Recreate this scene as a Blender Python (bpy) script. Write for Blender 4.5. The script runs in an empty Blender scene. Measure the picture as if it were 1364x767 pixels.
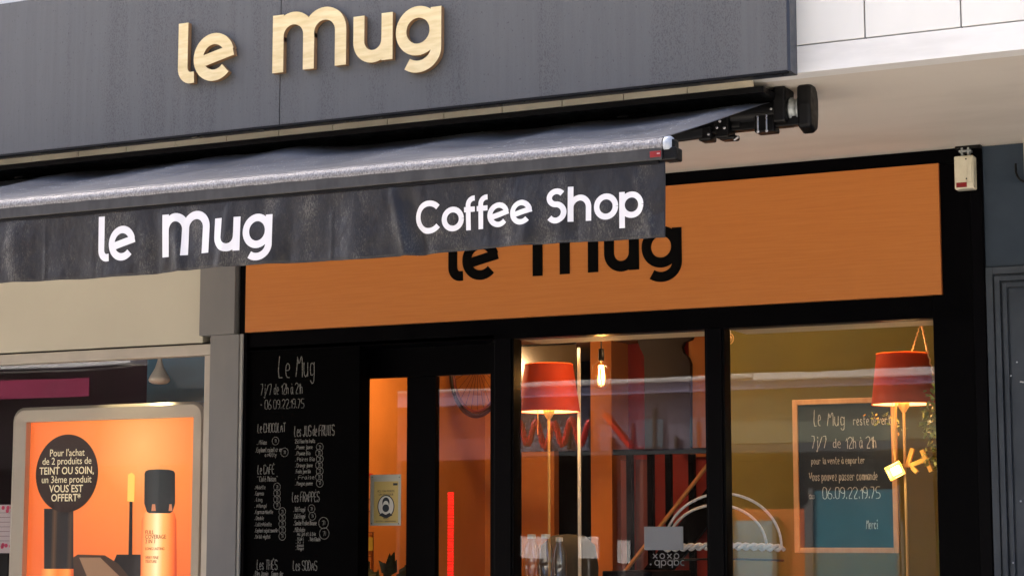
import bpy, math, random
from math import radians as R, sin, cos, pi
from mathutils import Vector, Matrix
random.seed(7)
S = bpy.context.scene
COL = S.collection

# ------------------------------------------------------------------ camera
FPX, PW, PH = 2700.0, 1364.0, 767.0
PITCH = R(7.2086); YAW = R(26.2199)
EYE = Vector((0, -10, 1.6))
DIR = Vector((-sin(YAW)*cos(PITCH), cos(YAW)*cos(PITCH), sin(PITCH)))
RIGHT = Vector((cos(YAW), sin(YAW), 0)); UPV = RIGHT.cross(DIR)
cam = bpy.data.cameras.new('camera'); co = bpy.data.objects.new('camera', cam); COL.objects.link(co)
co.location = EYE; co.rotation_mode = 'QUATERNION'; co.rotation_quaternion = DIR.to_track_quat('-Z', 'Y')
cam.sensor_width = 36; cam.lens = 36*FPX/PW; cam.clip_start = .05; cam.clip_end = 500
S.camera = co
# ------------------------------------------------------------------ world, sun, exposure
SUN_EL = R(45); SUN_DIR = Vector((-.88, .47, 0)).normalized()   # horizontal direction towards the sun
w = bpy.data.worlds.new('World'); S.world = w; w.use_nodes = True
nt = w.node_tree; bg = nt.nodes['Background']; sky = nt.nodes.new('ShaderNodeTexSky'); sky.sky_type = 'NISHITA'
sky.sun_disc = False; sky.sun_elevation = SUN_EL; sky.sun_rotation = math.atan2(SUN_DIR.x, SUN_DIR.y)
sky.air_density = .65; sky.dust_density = 6; sky.ozone_density = .3
nt.links.new(sky.outputs[0], bg.inputs[0]); bg.inputs[1].default_value = .15
sl = bpy.data.lights.new('sun', 'SUN'); sl.energy = 3.6; sl.angle = R(.5); sl.color = (1, .93, .82)
so = bpy.data.objects.new('sun', sl); COL.objects.link(so)
sd = Vector((SUN_DIR.x*cos(SUN_EL), SUN_DIR.y*cos(SUN_EL), sin(SUN_EL)))
so.rotation_mode = 'QUATERNION'; so.rotation_quaternion = (-sd).to_track_quat('-Z', 'Y'); so.location = (-10, 5, 20)
S.view_settings.view_transform = 'Standard'; S.view_settings.look = 'None'
S.view_settings.exposure = 2.32; S.view_settings.gamma = 1
S.render.engine = 'CYCLES'
try:
    S.cycles.max_bounces = 8; S.cycles.transparent_max_bounces = 16; S.cycles.sample_clamp_indirect = 6
except Exception: pass

# ------------------------------------------------------------------ helpers
def at(px, py, Y):
    """a point of the photograph laid on the vertical plane y = Y"""
    v = DIR*FPX + RIGHT*(px-PW/2) - UPV*(py-PH/2)
    return EYE + v*((Y-EYE.y)/v.y)
def ax(px, py, Y): return at(px, py, Y).x
def az(px, py, Y): return at(px, py, Y).z

def dedupe(P):
    o = [P[0]]
    for p in P[1:]:
        if (p-o[-1]).length > 1e-5: o.append(p)
    return o
class MB:
    def __init__(s): s.v = []; s.f = []; s.sm = []
    def add(s, vs, fs, sm=False):
        o = len(s.v); s.v += [tuple(v) for v in vs]; s.f += [tuple(i+o for i in f) for f in fs]; s.sm += [sm]*len(fs); return s
    def box(s, x0, x1, y0, y1, z0, z1):
        if x0 > x1: x0, x1 = x1, x0
        if y0 > y1: y0, y1 = y1, y0
        if z0 > z1: z0, z1 = z1, z0
        vs = [(x, y, z) for z in (z0, z1) for y in (y0, y1) for x in (x0, x1)]
        return s.add(vs, [(0, 2, 3, 1), (4, 5, 7, 6), (0, 1, 5, 4), (2, 6, 7, 3), (0, 4, 6, 2), (1, 3, 7, 5)])
    def obox(s, p, q, w, h, up=(0, 0, 1)):
        p = Vector(p); q = Vector(q); d = (q-p).normalized(); a = d.cross(Vector(up))
        if a.length < 1e-4: a = d.cross(Vector((1, 0, 0)))
        a.normalize(); b = a.cross(d).normalized(); vs = []
        for c in (p, q):
            for (i, j) in ((-1, -1), (1, -1), (1, 1), (-1, 1)): vs.append(c+a*i*w/2+b*j*h/2)
        return s.add(vs, [(0, 1, 2, 3), (7, 6, 5, 4), (0, 4, 5, 1), (1, 5, 6, 2), (2, 6, 7, 3), (3, 7, 4, 0)])
    def tube(s, pts, r, n=10, cap=True):
        pts = [Vector(p) for p in pts]; m = len(pts); rs = r if isinstance(r, (list, tuple)) else [r]*m
        vs = []; prev = None
        for i, p in enumerate(pts):
            t = (pts[min(i+1, m-1)]-pts[max(i-1, 0)]).normalized()
            if prev is None:
                a = t.cross(Vector((0, 0, 1)))
                if a.length < .05: a = t.cross(Vector((1, 0, 0)))
            else: a = prev-t*prev.dot(t)
            a.normalize(); prev = a; b = t.cross(a)
            for k in range(n):
                th = 2*pi*k/n; vs.append(p+(a*cos(th)+b*sin(th))*rs[i])
        fs = []
        for i in range(m-1):
            for k in range(n):
                k2 = (k+1) % n; fs.append((i*n+k, i*n+k2, (i+1)*n+k2, (i+1)*n+k))
        s.add(vs, fs, True)
        if cap:
            s.add(vs[:n], [tuple(range(n))[::-1]]); s.add(vs[-n:], [tuple(range(n))])
        return s
    def lathe(s, prof, c, n=24, axis='Z'):
        vs = []
        for (r, h) in prof:
            for k in range(n):
                th = 2*pi*k/n; a, b = r*cos(th), r*sin(th)
                vs.append({'Z': (c[0]+a, c[1]+b, c[2]+h), 'X': (c[0]+h, c[1]+a, c[2]+b), 'Y': (c[0]+a, c[1]+h, c[2]+b)}[axis])
        fs = []
        for i in range(len(prof)-1):
            for k in range(n):
                k2 = (k+1) % n; fs.append((i*n+k, i*n+k2, (i+1)*n+k2, (i+1)*n+k))
        return s.add(vs, fs, True)
    def prism(s, poly, y0, y1):          # closed outline in x,z, extruded in y
        n = len(poly); vs = [(x, y0, z) for x, z in poly]+[(x, y1, z) for x, z in poly]
        s.add(vs, [tuple(range(n)), tuple(range(2*n-1, n-1, -1))]+[(i, i+n, (i+1) % n+n, (i+1) % n) for i in range(n)]); return s
    def stroke(s, pts, w, y0, y1, M=None):      # ribbon with mitred joints in x,z
        P = dedupe([Vector((p[0], p[1])) for p in pts]); n = len(P); L = []; Rr = []
        for i in range(n):
            if i == 0: t = P[1]-P[0]; k = 1
            elif i == n-1: t = P[-1]-P[-2]; k = 1
            else:
                a = (P[i]-P[i-1]).normalized(); b = (P[i+1]-P[i]).normalized(); t = a+b
                if t.length < .2: t = b
                k = 1/max(.5, t.normalized().dot(b))
            t.normalize(); nn = Vector((-t.y, t.x))*(w/2*k); L.append(P[i]+nn); Rr.append(P[i]-nn)
        vs = []
        for i in range(n):
            for (q, y) in ((L[i], y0), (Rr[i], y0), (Rr[i], y1), (L[i], y1)):
                vs.append(M(q.x, y, q.y) if M else (q.x, y, q.y))
        fs = [(0, 1, 2, 3), tuple((n-1)*4+k for k in (3, 2, 1, 0))]
        for i in range(n-1):
            a = i*4; b = a+4
            for k in range(4): fs.append((a+k, b+k, b+(k+1) % 4, a+(k+1) % 4))
        return s.add(vs, fs)
    def build(s, name, mat, parent=None, origin=None, bevel=0, seg=2):
        me = bpy.data.meshes.new(name); o0 = Vector(origin) if origin is not None else Vector((0, 0, 0))
        pw = parent.matrix_world.translation if parent is not None else Vector((0, 0, 0))
        off = o0 if parent is None else Vector(pw_of(parent))
        me.from_pydata([tuple(Vector(v)-off) for v in s.v], [], s.f)
        for p, m in zip(me.polygons, s.sm): p.use_smooth = m
        me.validate(); me.update()
        if mat: me.materials.append(mat)
        o = bpy.data.objects.new(name, me); COL.objects.link(o)
        if parent is not None: o.parent = parent; LOC[o.name] = off
        else: o.location = o0; LOC[o.name] = off
        import bmesh as bm_
        b = bm_.new(); b.from_mesh(me); bm_.ops.recalc_face_normals(b, faces=b.faces); b.to_mesh(me); b.free()
        if bevel:
            mo = o.modifiers.new('bevel', 'BEVEL'); mo.width = bevel; mo.segments = seg; mo.limit_method = 'ANGLE'; mo.angle_limit = R(50)
        return o
LOC = {}
def pw_of(o): return LOC.get(o.name, Vector((0, 0, 0)))
def thing(name, label, cat, loc=(0, 0, 0), group=None):
    o = bpy.data.objects.new(name, None); COL.objects.link(o); o.location = loc; o.empty_display_size = .2
    LOC[o.name] = Vector(loc); o['label'] = label; o['category'] = cat
    if group: o['group'] = group
    return o
def tag(o, label, cat, group=None):
    o['label'] = label; o['category'] = cat
    if group: o['group'] = group
    return o
def struct(o): o['kind'] = 'structure'; return o
def stuff(o): o['kind'] = 'stuff'; return o
def text_mesh(body, size, x, z, y, mat, parent, name='lettering', align='CENTER', sx=1.0, bold=0, depth=.0006, shear=0, spacing=1.0):
    cu = bpy.data.curves.new('t', 'FONT'); cu.body = body; cu.size = size; cu.align_x = align; cu.extrude = depth
    cu.offset = bold; cu.shear = shear; cu.space_character = spacing; cu.resolution_u = 3
    ob = bpy.data.objects.new('t', cu); COL.objects.link(ob)
    bpy.context.view_layer.update()
    me = bpy.data.meshes.new_from_object(ob.evaluated_get(bpy.context.evaluated_depsgraph_get()))
    bpy.data.objects.remove(ob); bpy.data.curves.remove(cu)
    off = pw_of(parent)
    me.transform(Matrix.Translation(Vector((x, y, z))-off) @ Matrix.Rotation(pi/2, 4, 'X') @ Matrix.Diagonal((sx, 1, 1, 1)))
    me.materials.clear(); me.materials.append(mat)
    o = bpy.data.objects.new(name, me); COL.objects.link(o); o.parent = parent; LOC[o.name] = off
    return o

# ------------------------------------------------------------------ materials
def mat(name, col, rough=.5, metal=0, coat=0, spec=.5):
    m = bpy.data.materials.new(name); m.use_nodes = True; b = m.node_tree.nodes['Principled BSDF']
    b.inputs['Base Color'].default_value = (*col, 1); b.inputs['Roughness'].default_value = rough
    b.inputs['Metallic'].default_value = metal; b.inputs['Coat Weight'].default_value = coat
    b.inputs['Coat Roughness'].default_value = .12; b.inputs['Specular IOR Level'].default_value = spec
    return m
def N(m, t, **k):
    n = m.node_tree.nodes.new(t)
    for a, b in k.items(): setattr(n, a, b)
    return n
def LK(m, a, b): m.node_tree.links.new(a, b)
def coords(m, scale=(1, 1, 1)):
    t = N(m, 'ShaderNodeNewGeometry'); mp = N(m, 'ShaderNodeMapping'); mp.inputs['Scale'].default_value = scale
    LK(m, t.outputs['Position'], mp.inputs[0]); return mp.outputs[0]
def noise(m, sc, scale=(1, 1, 1), det=4, rough=.55):
    n = N(m, 'ShaderNodeTexNoise'); n.inputs['Scale'].default_value = sc; n.inputs['Detail'].default_value = det
    n.inputs['Roughness'].default_value = rough; LK(m, coords(m, scale), n.inputs['Vector']); return n.outputs['Fac']
def ramp(m, src, stops):
    r = N(m, 'ShaderNodeValToRGB'); e = r.color_ramp.elements
    while len(e) < len(stops): e.new(.5)
    for x, (p, c) in zip(e, stops): x.position = p; x.color = (*c, 1) if len(c) == 3 else c
    LK(m, src, r.inputs[0]); return r.outputs[0]
def vary(m, c0, c1, sc=3, scale=(1, 1, 1), lo=.3, hi=.7, det=4):
    LK(m, ramp(m, noise(m, sc, scale, det), [(lo, c0), (hi, c1)]), m.node_tree.nodes['Principled BSDF'].inputs['Base Color'])
def vrough(m, r0, r1, sc=4, scale=(1, 1, 1)):
    mr = N(m, 'ShaderNodeMapRange'); mr.inputs[1].default_value = .3; mr.inputs[2].default_value = .7
    mr.inputs[3].default_value = r0; mr.inputs[4].default_value = r1
    LK(m, noise(m, sc, scale), mr.inputs[0]); LK(m, mr.outputs[0], m.node_tree.nodes['Principled BSDF'].inputs['Roughness'])
def bump(m, src, strength=.2, dist=.002):
    b = N(m, 'ShaderNodeBump'); b.inputs['Strength'].default_value = strength; b.inputs['Distance'].default_value = dist
    p = m.node_tree.nodes['Principled BSDF'].inputs['Normal']
    if p.is_linked: LK(m, p.links[0].from_socket, b.inputs['Normal'])
    LK(m, src, b.inputs['Height']); LK(m, b.outputs[0], p)
def drops(m, sc=70, thr=.22, strength=.6):
    v = N(m, 'ShaderNodeTexVoronoi'); v.inputs['Scale'].default_value = sc; LK(m, coords(m), v.inputs['Vector'])
    n = noise(m, 5); ma = N(m, 'ShaderNodeMath', operation='MULTIPLY'); LK(m, n, ma.inputs[0]); ma.inputs[1].default_value = thr*2
    mr = N(m, 'ShaderNodeMapRange'); LK(m, v.outputs['Distance'], mr.inputs[0]); LK(m, ma.outputs[0], mr.inputs[2]); mr.inputs[1].default_value = 0
    mr.inputs[3].default_value = 1; mr.inputs[4].default_value = 0
    bump(m, mr.outputs[0], strength, .002)
def emis(name, col, e, base=None):
    m = mat(name, base or col, .6); b = m.node_tree.nodes['Principled BSDF']
    b.inputs['Emission Color'].default_value = (*col, 1); b.inputs['Emission Strength'].default_value = e; return m

# sign metal: rain-streaked grey coated sheet
SIGN = mat('sign_grey', (.13, .13, .135), .42)
def sign_nodes(m):
    def MA(op, a, b, c=None):
        n = N(m, 'ShaderNodeMath', operation=op)
        for i, v in enumerate((a, b, c)):
            if v is None: continue
            if isinstance(v, (int, float)): n.inputs[i].default_value = v
            else: LK(m, v, n.inputs[i])
        return n.outputs[0]
    band = ramp(m, noise(m, 2.6, (2.2, 1, .10), 3, .6), [(.50, (0, 0, 0)), (.60, (1, 1, 1))])     # wet runs down the sheet
    run = ramp(m, noise(m, 14, (3, 1, .12), 4, .6), [(.42, (0, 0, 0)), (.62, (1, 1, 1))])
    spk = ramp(m, noise(m, 210, (1.1, 1, .5), 3, .65), [(.50, (0, 0, 0)), (.62, (1, 1, 1))])
    dot = ramp(m, noise(m, 60, (1.5, 1, .8), 2, .5), [(.67, (0, 0, 0)), (.70, (1, 1, 1))])
    a = MA('MULTIPLY', MA('MULTIPLY_ADD', band, .55, .10), MA('MULTIPLY_ADD', spk, .75, .10))
    a = MA('MAXIMUM', MA('MULTIPLY_ADD', run, .10, a), MA('MULTIPLY', dot, .55))
    LK(m, ramp(m, a, [(0, (.106, .105, .104)), (.35, (.080, .078, .077)), (.9, (.038, .035, .034))]), m.node_tree.nodes['Principled BSDF'].inputs['Base Color'])
    vrough(m, .38, .55, 8, (6, 1, .6)); bump(m, spk, .10, .001)
sign_nodes(SIGN)
BLACK = mat('black_paint', (.0008, .0007, .0012), .4, spec=.035); vrough(BLACK, .3, .5, 6)
BLACKM = mat('black_machinery', (.003, .003, .0035), .35, spec=.22); vrough(BLACKM, .3, .55, 20)
FRAME = mat('black_frame', (.0012, .0011, .0019), .35, spec=.05)
WOODL = mat('birch_letter', (.72, .53, .27), .5)
vary(WOODL, (.70, .54, .26), (.86, .70, .40), 9, (1, 1, 5))
WOODE = mat('ply_edge', (.30, .16, .07), .6)
vary(WOODE, (.2, .1, .04), (.42, .25, .12), 180, (.2, 4, .2))
FAB = mat('awning_cloth', (.062, .064, .074), .42, spec=.6); vary(FAB, (.104, .107, .120), (.145, .149, .163), 2.2, (1, 1, 1), .35, .65)
vrough(FAB, .3, .5, 5); bump(FAB, noise(FAB, 420, (1, 1, 1), 2), .2, .0008); drops(FAB, 80, .16, .45)
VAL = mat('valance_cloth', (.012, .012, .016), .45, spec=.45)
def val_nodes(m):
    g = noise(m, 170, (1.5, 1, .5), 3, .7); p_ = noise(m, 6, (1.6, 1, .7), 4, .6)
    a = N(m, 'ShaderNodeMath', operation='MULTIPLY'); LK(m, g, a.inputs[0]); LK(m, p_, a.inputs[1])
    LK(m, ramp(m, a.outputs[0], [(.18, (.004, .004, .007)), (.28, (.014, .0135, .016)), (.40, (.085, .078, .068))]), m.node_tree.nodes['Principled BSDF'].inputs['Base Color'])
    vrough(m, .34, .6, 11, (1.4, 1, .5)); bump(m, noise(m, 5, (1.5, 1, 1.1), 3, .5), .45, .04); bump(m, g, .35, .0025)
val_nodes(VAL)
PRINT = mat('white_print', (.66, .66, .69), .45); bump(PRINT, noise(PRINT, 30), .1, .003)
BARC = mat('wet_bar_cloth', (.2, .2, .215), .45, spec=.8); vrough(BARC, .34, .56, 12, (3, 1, 1)); bump(BARC, noise(BARC, 75, (1.6, 1, .8), 4, .65), .8, .006)
vary(BARC, (.08, .08, .09), (.22, .22, .24), 110, (1.3, 1, 1), .36, .64)
BARF = mat('bar_face', (.035, .035, .037), .4, spec=.4); vary(BARF, (.026, .026, .028), (.05, .05, .052), 8, (2, 1, 1)); bump(BARF, noise(BARF, 200), .1, .001)
CAP = mat('grey_cap', (.36, .40, .46), .3); vrough(CAP, .2, .4, 30)
GALV = mat('galvanised', (.35, .38, .38), .35, .6); vrough(GALV, .25, .5, 40)
BOLT = mat('bolt_steel', (.5, .5, .52), .3, .8); vrough(BOLT, .2, .4, 60)
DROP = mat('water_drop', (.75, .76, .8), .05, spec=1, coat=1); vrough(DROP, .02, .1, 50)
RED = mat('red_label', (.20, .006, .008), .4); vrough(RED, .3, .5, 40)
WHITE = mat('white_clad', (.80, .80, .80), .55); vary(WHITE, (.70, .685, .635), (.77, .755, .705), 2.2, (1, 1, .6)); bump(WHITE, noise(WHITE, 160), .06, .001)
WBAND = mat('white_band', (.80, .79, .77), .7); vary(WBAND, (.60, .585, .55), (.76, .745, .71), 3, (.6, 1, 3), .25, .55); bump(WBAND, noise(WBAND, 80), .12, .002)
SOFF = mat('soffit_paint', (.47, .43, .385), .75); vary(SOFF, (.585, .535, .455), (.67, .615, .535), 2.1, (.5, 1.2, 1), .3, .6, 6); bump(SOFF, noise(SOFF, 40), .06, .002)
BOARD = mat('orange_laminate', (.42, .13, .025), .42)
def board_nodes(m):
    g = noise(m, 5, (.7, 1, 22), 6, .6); g2 = noise(m, 14, (.5, 1, 30), 5, .6)
    a = N(m, 'ShaderNodeMath', operation='MULTIPLY_ADD'); LK(m, g2, a.inputs[0]); a.inputs[1].default_value = .5; LK(m, g, a.inputs[2])
    LK(m, ramp(m, a.outputs[0], [(.45, (.42, .130, .019)), (.75, (.475, .155, .025)), (1, (.50, .172, .032))]), m.node_tree.nodes['Principled BSDF'].inputs['Base Color'])
    bump(m, g2, .06, .001)
board_nodes(BOARD)
BOARDE = mat('laminate_edge', (.33, .09, .015), .5); vary(BOARDE, (.28, .075, .012), (.38, .11, .02), 20)
GPIL = mat('grey_pilaster', (.17, .17, .17), .5); vary(GPIL, (.150, .150, .152), (.185, .180, .172), 4, (1, 1, .4)); vrough(GPIL, .4, .6, 9)
GPILE = mat('pale_pilaster_edge', (.32, .32, .30), .5); vary(GPILE, (.28, .28, .26), (.36, .36, .34), 6)
BEIGE = mat('beige_fascia', (.50, .455, .35), .55); vary(BEIGE, (.50, .47, .375), (.55, .52, .415), 1.2); bump(BEIGE, noise(BEIGE, 120), .04, .001)
ALU = mat('champagne_aluminium', (.46, .42, .35), .38, .35); vary(ALU, (.42, .385, .32), (.50, .46, .385), 5); vrough(ALU, .3, .45, 12)
BLUEG = mat('blue_grey_wall', (.075, .088, .105), .5, spec=.25); vary(BLUEG, (.022, .036, .056), (.032, .048, .070), 6); bump(BLUEG, noise(BLUEG, 300), .12, .001)
BLUEM = mat('blue_grey_gloss', (.085, .095, .11), .38, spec=.3); vary(BLUEM, (.030, .040, .054), (.050, .062, .078), 12, (1, 1, .4)); vrough(BLUEM, .3, .5, 14)
CREAMP = mat('cream_plastic', (.62, .58, .44), .4); vary(CREAMP, (.56, .52, .38), (.66, .62, .48), 25)
SHDW = mat('dark_gap', (.004, .004, .004), .9); vrough(SHDW, .8, 1, 5)
def glass(name, f0=.055, tint=(1, 1, 1), dust=.022):
    """clear pane: mirror share rises with the viewing angle (Schlick), the rest passes straight through"""
    m = bpy.data.materials.new(name); m.use_nodes = True; t = m.node_tree; t.nodes.clear()
    o = N(m, 'ShaderNodeOutputMaterial'); mx = N(m, 'ShaderNodeMixShader'); g = N(m, 'ShaderNodeNewGeometry')
    dt = N(m, 'ShaderNodeVectorMath', operation='DOT_PRODUCT'); LK(m, g.outputs['Incoming'], dt.inputs[0]); LK(m, g.outputs['Normal'], dt.inputs[1])
    def M(op, a, b):
        n = N(m, 'ShaderNodeMath', operation=op)
        for i, v in enumerate((a, b)):
            if v is None: continue
            if isinstance(v, (int, float)): n.inputs[i].default_value = v
            else: LK(m, v, n.inputs[i])
        return n.outputs[0]
    c = M('ABSOLUTE', dt.outputs['Value'], None); f = M('ADD', M('MULTIPLY', M('POWER', M('SUBTRACT', 1, c), 5), 1-f0), f0)
    tr = N(m, 'ShaderNodeBsdfTransparent'); tr.inputs[0].default_value = (*tint, 1); gl = N(m, 'ShaderNodeBsdfGlossy'); gl.inputs['Roughness'].default_value = .0
    nb = N(m, 'ShaderNodeBump'); nb.inputs['Strength'].default_value = .05; nb.inputs['Distance'].default_value = .01
    nn = N(m, 'ShaderNodeTexNoise'); nn.inputs['Scale'].default_value = 1.3; nn.inputs['Detail'].default_value = 0; LK(m, coords(m), nn.inputs['Vector'])
    LK(m, nn.outputs['Fac'], nb.inputs['Height']); LK(m, nb.outputs[0], gl.inputs['Normal'])
    LK(m, f, mx.inputs[0]); LK(m, tr.outputs[0], mx.inputs[1]); LK(m, gl.outputs[0], mx.inputs[2]); 
    df = N(m, 'ShaderNodeBsdfDiffuse'); df.inputs[0].default_value = (.55, .55, .55, 1); m2 = N(m, 'ShaderNodeMixShader')
    n1 = ramp(m, noise(m, 3.5, (1.2, 1, .5), 6, .65), [(.42, (0, 0, 0)), (.75, (1, 1, 1))]); n2 = ramp(m, noise(m, 55, (1, 1, .35), 3, .6), [(.55, (.3, .3, .3)), (.75, (1, 1, 1))])
    LK(m, M('MULTIPLY', M('MULTIPLY', n1, n2), dust), m2.inputs[0]); LK(m, mx.outputs[0], m2.inputs[1]); LK(m, df.outputs[0], m2.inputs[2]); LK(m, m2.outputs[0], o.inputs[0]); return m
GLASS = glass('shop_glass', .032); GLASSL = glass('neighbour_glass', .055)
CHALK = mat('chalk', (.62, .60, .56), .9); vary(CHALK, (.20, .19, .17), (.65, .62, .55), 260, (1, 1, 1), .35, .6)
CHALKD = mat('faint_chalk', (.1, .1, .1), .9); vary(CHALKD, (.02, .02, .019), (.24, .235, .215), 190, (1, 1, 1), .34, .64)
SLATE = mat('slate', (.012, .013, .015), .5, spec=.015); vary(SLATE, (.0004, .0004, .0005), (.0012, .0011, .0012), 6)
SLATE2 = mat('blue_slate', (.03, .04, .05), .5, spec=.2); vary(SLATE2, (.016, .022, .030), (.026, .034, .042), 6)
PINE = mat('pine_frame', (.62, .32, .12), .5); vary(PINE, (.50, .24, .08), (.68, .38, .16), 18, (1, 1, .3))
def wall(name, c, k=.82):
    m = mat(name, c, .7); vary(m, tuple(x*k for x in c), c, 2.5, (1, 1, 1)); bump(m, noise(m, 60), .1, .002); return m
ORW = wall('orange_interior', (.62, .22, .04)); OLIVE = wall('olive_interior', (.17, .138, .018)); REDW = wall('red_interior', (.36, .022, .012)); MAUVE = wall('mauve_panel', (.15, .03, .03))
CEIL = wall('interior_ceiling', (.42, .30, .2)); DARKW = wall('dark_interior', (.02, .015, .012)); IFLOOR = wall('interior_floor', (.10, .07, .05))
SHADE = mat('red_lampshade', (.62, .035, .012), .8); vary(SHADE, (.40, .045, .010), (.48, .058, .013), 200, (1, 1, 1)); bump(SHADE, noise(SHADE, 350), .3, .001)
SHADE.node_tree.nodes['Principled BSDF'].inputs['Transmission Weight'].default_value = 0
def shade_translucent(m):
    t = m.node_tree; b = t.nodes['Principled BSDF']; o = [n for n in t.nodes if n.type == 'OUTPUT_MATERIAL'][0]
    tr = N(m, 'ShaderNodeBsdfTranslucent'); tr.inputs[0].default_value = (.85, .15, .02, 1); mx = N(m, 'ShaderNodeMixShader'); mx.inputs[0].default_value = .36
    LK(m, b.outputs[0], mx.inputs[1]); LK(m, tr.outputs[0], mx.inputs[2]); LK(m, mx.outputs[0], o.inputs[0])
shade_translucent(SHADE)
LINING = mat('cream_shade_lining', (.85, .72, .5), .7); vrough(LINING, .6, .8, 9)
BRASS = mat('brass', (.70, .42, .13), .4, .3); vrough(BRASS, .38, .45, 3)

# ------------------------------------------------------------------ ground and buildings (setting)
ASPH = mat('asphalt', (.05, .05, .052), .7); vary(ASPH, (.04, .04, .042), (.065, .065, .066), 20); vrough(ASPH, .35, .8, 2)
PAVE = mat('paving', (.40, .37, .33), .65); vary(PAVE, (.35, .325, .29), (.45, .42, .37), 3); vrough(PAVE, .35, .75, 2)
struct(MB().box(-120, 120, -120, 120, -.6, -.10).build('ground', PAVE))
struct(MB().box(-60, 60, -16, 0, -.10, 0).build('pavement', PAVE))

CY = -1.935; SZ = 3.576   # cornice face, soffit height
bld = thing('shop_building', 'white clad building overhanging the shops, with pale soffit and panel joints', 'building', (-4, 2, 0))
jz = az(1152, 51.5, CY); x1 = ax(1152, 45, CY); x2 = ax(1280, 30, CY); pwid = x2-x1
i = -14
while i < 8:                                 # cladding panels, joints recessed between them
    a = x1+i*pwid
    MB().box(a+.003, a+pwid-.003, CY, CY+.03, jz+.004, jz+1.1).build('cladding_panel', WHITE, bld, bevel=.002)
    i += 1
MB().box(-16, 9, CY-.004, CY+.1, SZ, jz-.003).build('cornice_band', WBAND, bld)
MB().box(-16, 9, CY+.031, CY+.1, jz-.003, jz+1.2).build('backing', SHDW, bld)
MB().box(-40, 30, CY+.002, 8, jz+1.2, 6.4).build('upper_wall', WHITE, bld)
MB().box(-40, 30, CY+.1, .6, SZ, SZ+.5).build('soffit', SOFF, bld)
MB().box(-40, -16, CY, CY+.099, SZ, jz+1.2).build('side_wall', WHITE, bld); MB().box(9, 30, CY, CY+.099, SZ, jz+1.2).build('side_wall', WHITE, bld)
MB().box(-40, 30, 7.8, 8.2, 0, jz+1.2).build('rear_wall', WHITE, bld)
MB().box(-40, 30, .6, 7.8, 3.2, 3.3).build('floor_slab', CEIL, bld)
# walls of neighbouring shops beyond the frame
MB().box(-40, -9.6, .0, .3, 0, SZ).build('ground_wall', GPIL, bld)
MB().box(-1.0, 30, .0, .3, 0, SZ).build('ground_wall', BLUEG, bld)

# ------------------------------------------------------------------ logo lettering
def arc(cx, cz, rx, rz, a0, a1, n=22):
    return [(cx+rx*cos(R(a0+(a1-a0)*i/n)), cz+rz*sin(R(a0+(a1-a0)*i/n))) for i in range(n+1)]
def line(p, q, n=8): return [(p[0]+(q[0]-p[0])*i/n, p[1]+(q[1]-p[1])*i/n) for i in range(n+1)]
def eglyph(cx, cz, r, w, tilt=13):
    return [arc(cx, cz, r, r, tilt+3, 318, 40), line((cx-r*cos(R(tilt)), cz-r*sin(R(tilt))*1.0), (cx+(r+w*.42)*cos(R(tilt)), cz+(r+w*.42)*sin(R(tilt))), 10)]
LOGO = [  # (stroke width, [strokes]) in metres of the big sign
 (.056, [line((.041, .303), (.041, .08))+arc(.088, .08, .047, .052, 180, 270, 8)[1:]+[(.108, .029)]]),
 (.055, eglyph(.222, .116, .090, .055)),
 (.061, [line((.587, .0), (.587, .279)), line((.587, .15), (.587, .17), 2)+arc(.672, .172, .085, .083, 180, 0)+line((.757, .17), (.757, .0)), line((.757, .15), (.757, .17), 2)+arc(.8445, .172, .0875, .086, 180, 0)+line((.932, .17), (.932, 0))]),
 (.059, [line((1.030, .222), (1.030, .10))+arc(1.105, .10, .075, .076, 180, 360)+line((1.18, .10), (1.18, .12), 2), line((1.181, .222), (1.181, .0))]),
 (.055, [arc(1.343, .118, .088, .088, 0, 360, 44), line((1.437, .220), (1.437, .03))+arc(1.345, .03, .092, .080, 0, -128)]),
]
def logo(ox, oz, sx, sz, ws, yf, yb, m, parent, edge=None, M=None):
    for w_, strokes in LOGO:
        mb = MB()
        for k, st in enumerate(strokes):
            mb.stroke([(ox+x*sx, oz+z*sz) for x, z in st], w_*ws, yf-.0005*k, yb, M)
        o = mb.build('letter', m, parent)
        if edge:
            o.data.materials.append(edge)
            for p in o.data.polygons:
                if abs(p.normal.y) < .5: p.material_index = 1

# ------------------------------------------------------------------ big grey sign
SY = -2.035
sx1 = ax(1052, 50, SY); SB = SZ-.010; ST = 4.36
sg = thing('shop_sign', 'long grey metal shop sign with raised birch wood letters reading le mug', 'sign', (-5, SY, SB))
jx = ax(373.3, 90, SY)
for (a, b) in ((-9.2, jx-.0022), (jx+.0022, sx1-.012)):
    MB().box(a, b, SY, SY+.02, SB+.004, ST).build('sign_panel', SIGN, sg, bevel=.0015)
SIDE = mat('sign_side', (.030, .036, .050), .3, .2); vrough(SIDE, .25, .45, 15)
MB().box(-9.2, sx1, SY+.021, CY-.006, SB, ST-.002).build('sign_box', SIDE, sg)
MB().box(sx1-.011, sx1+.002, SY-.003, SY+.02, SB, ST).build('edge_trim', SIDE, sg)
MB().box(-9.2, sx1-.012, SY-.002, SY+.02, SB-.006, SB+.0035).build('bottom_trim', BLACKM, sg)
logo(-5.729, 3.812, 1, 1, 1, SY-.034, SY-.006, WOODL, sg, WOODE)

# ------------------------------------------------------------------ awning
aw = thing('awning', 'dark grey wet fabric awning with white lettering on its hanging valance', 'awning', (-5, -2.3, 3.1))
AX1 = -2.825; AX0 = -7.9
RY, RZ, RR = -1.675, 3.480, .054
FYB, FZB = -2.955, 3.135        # where the cloth meets the front bar
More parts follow.
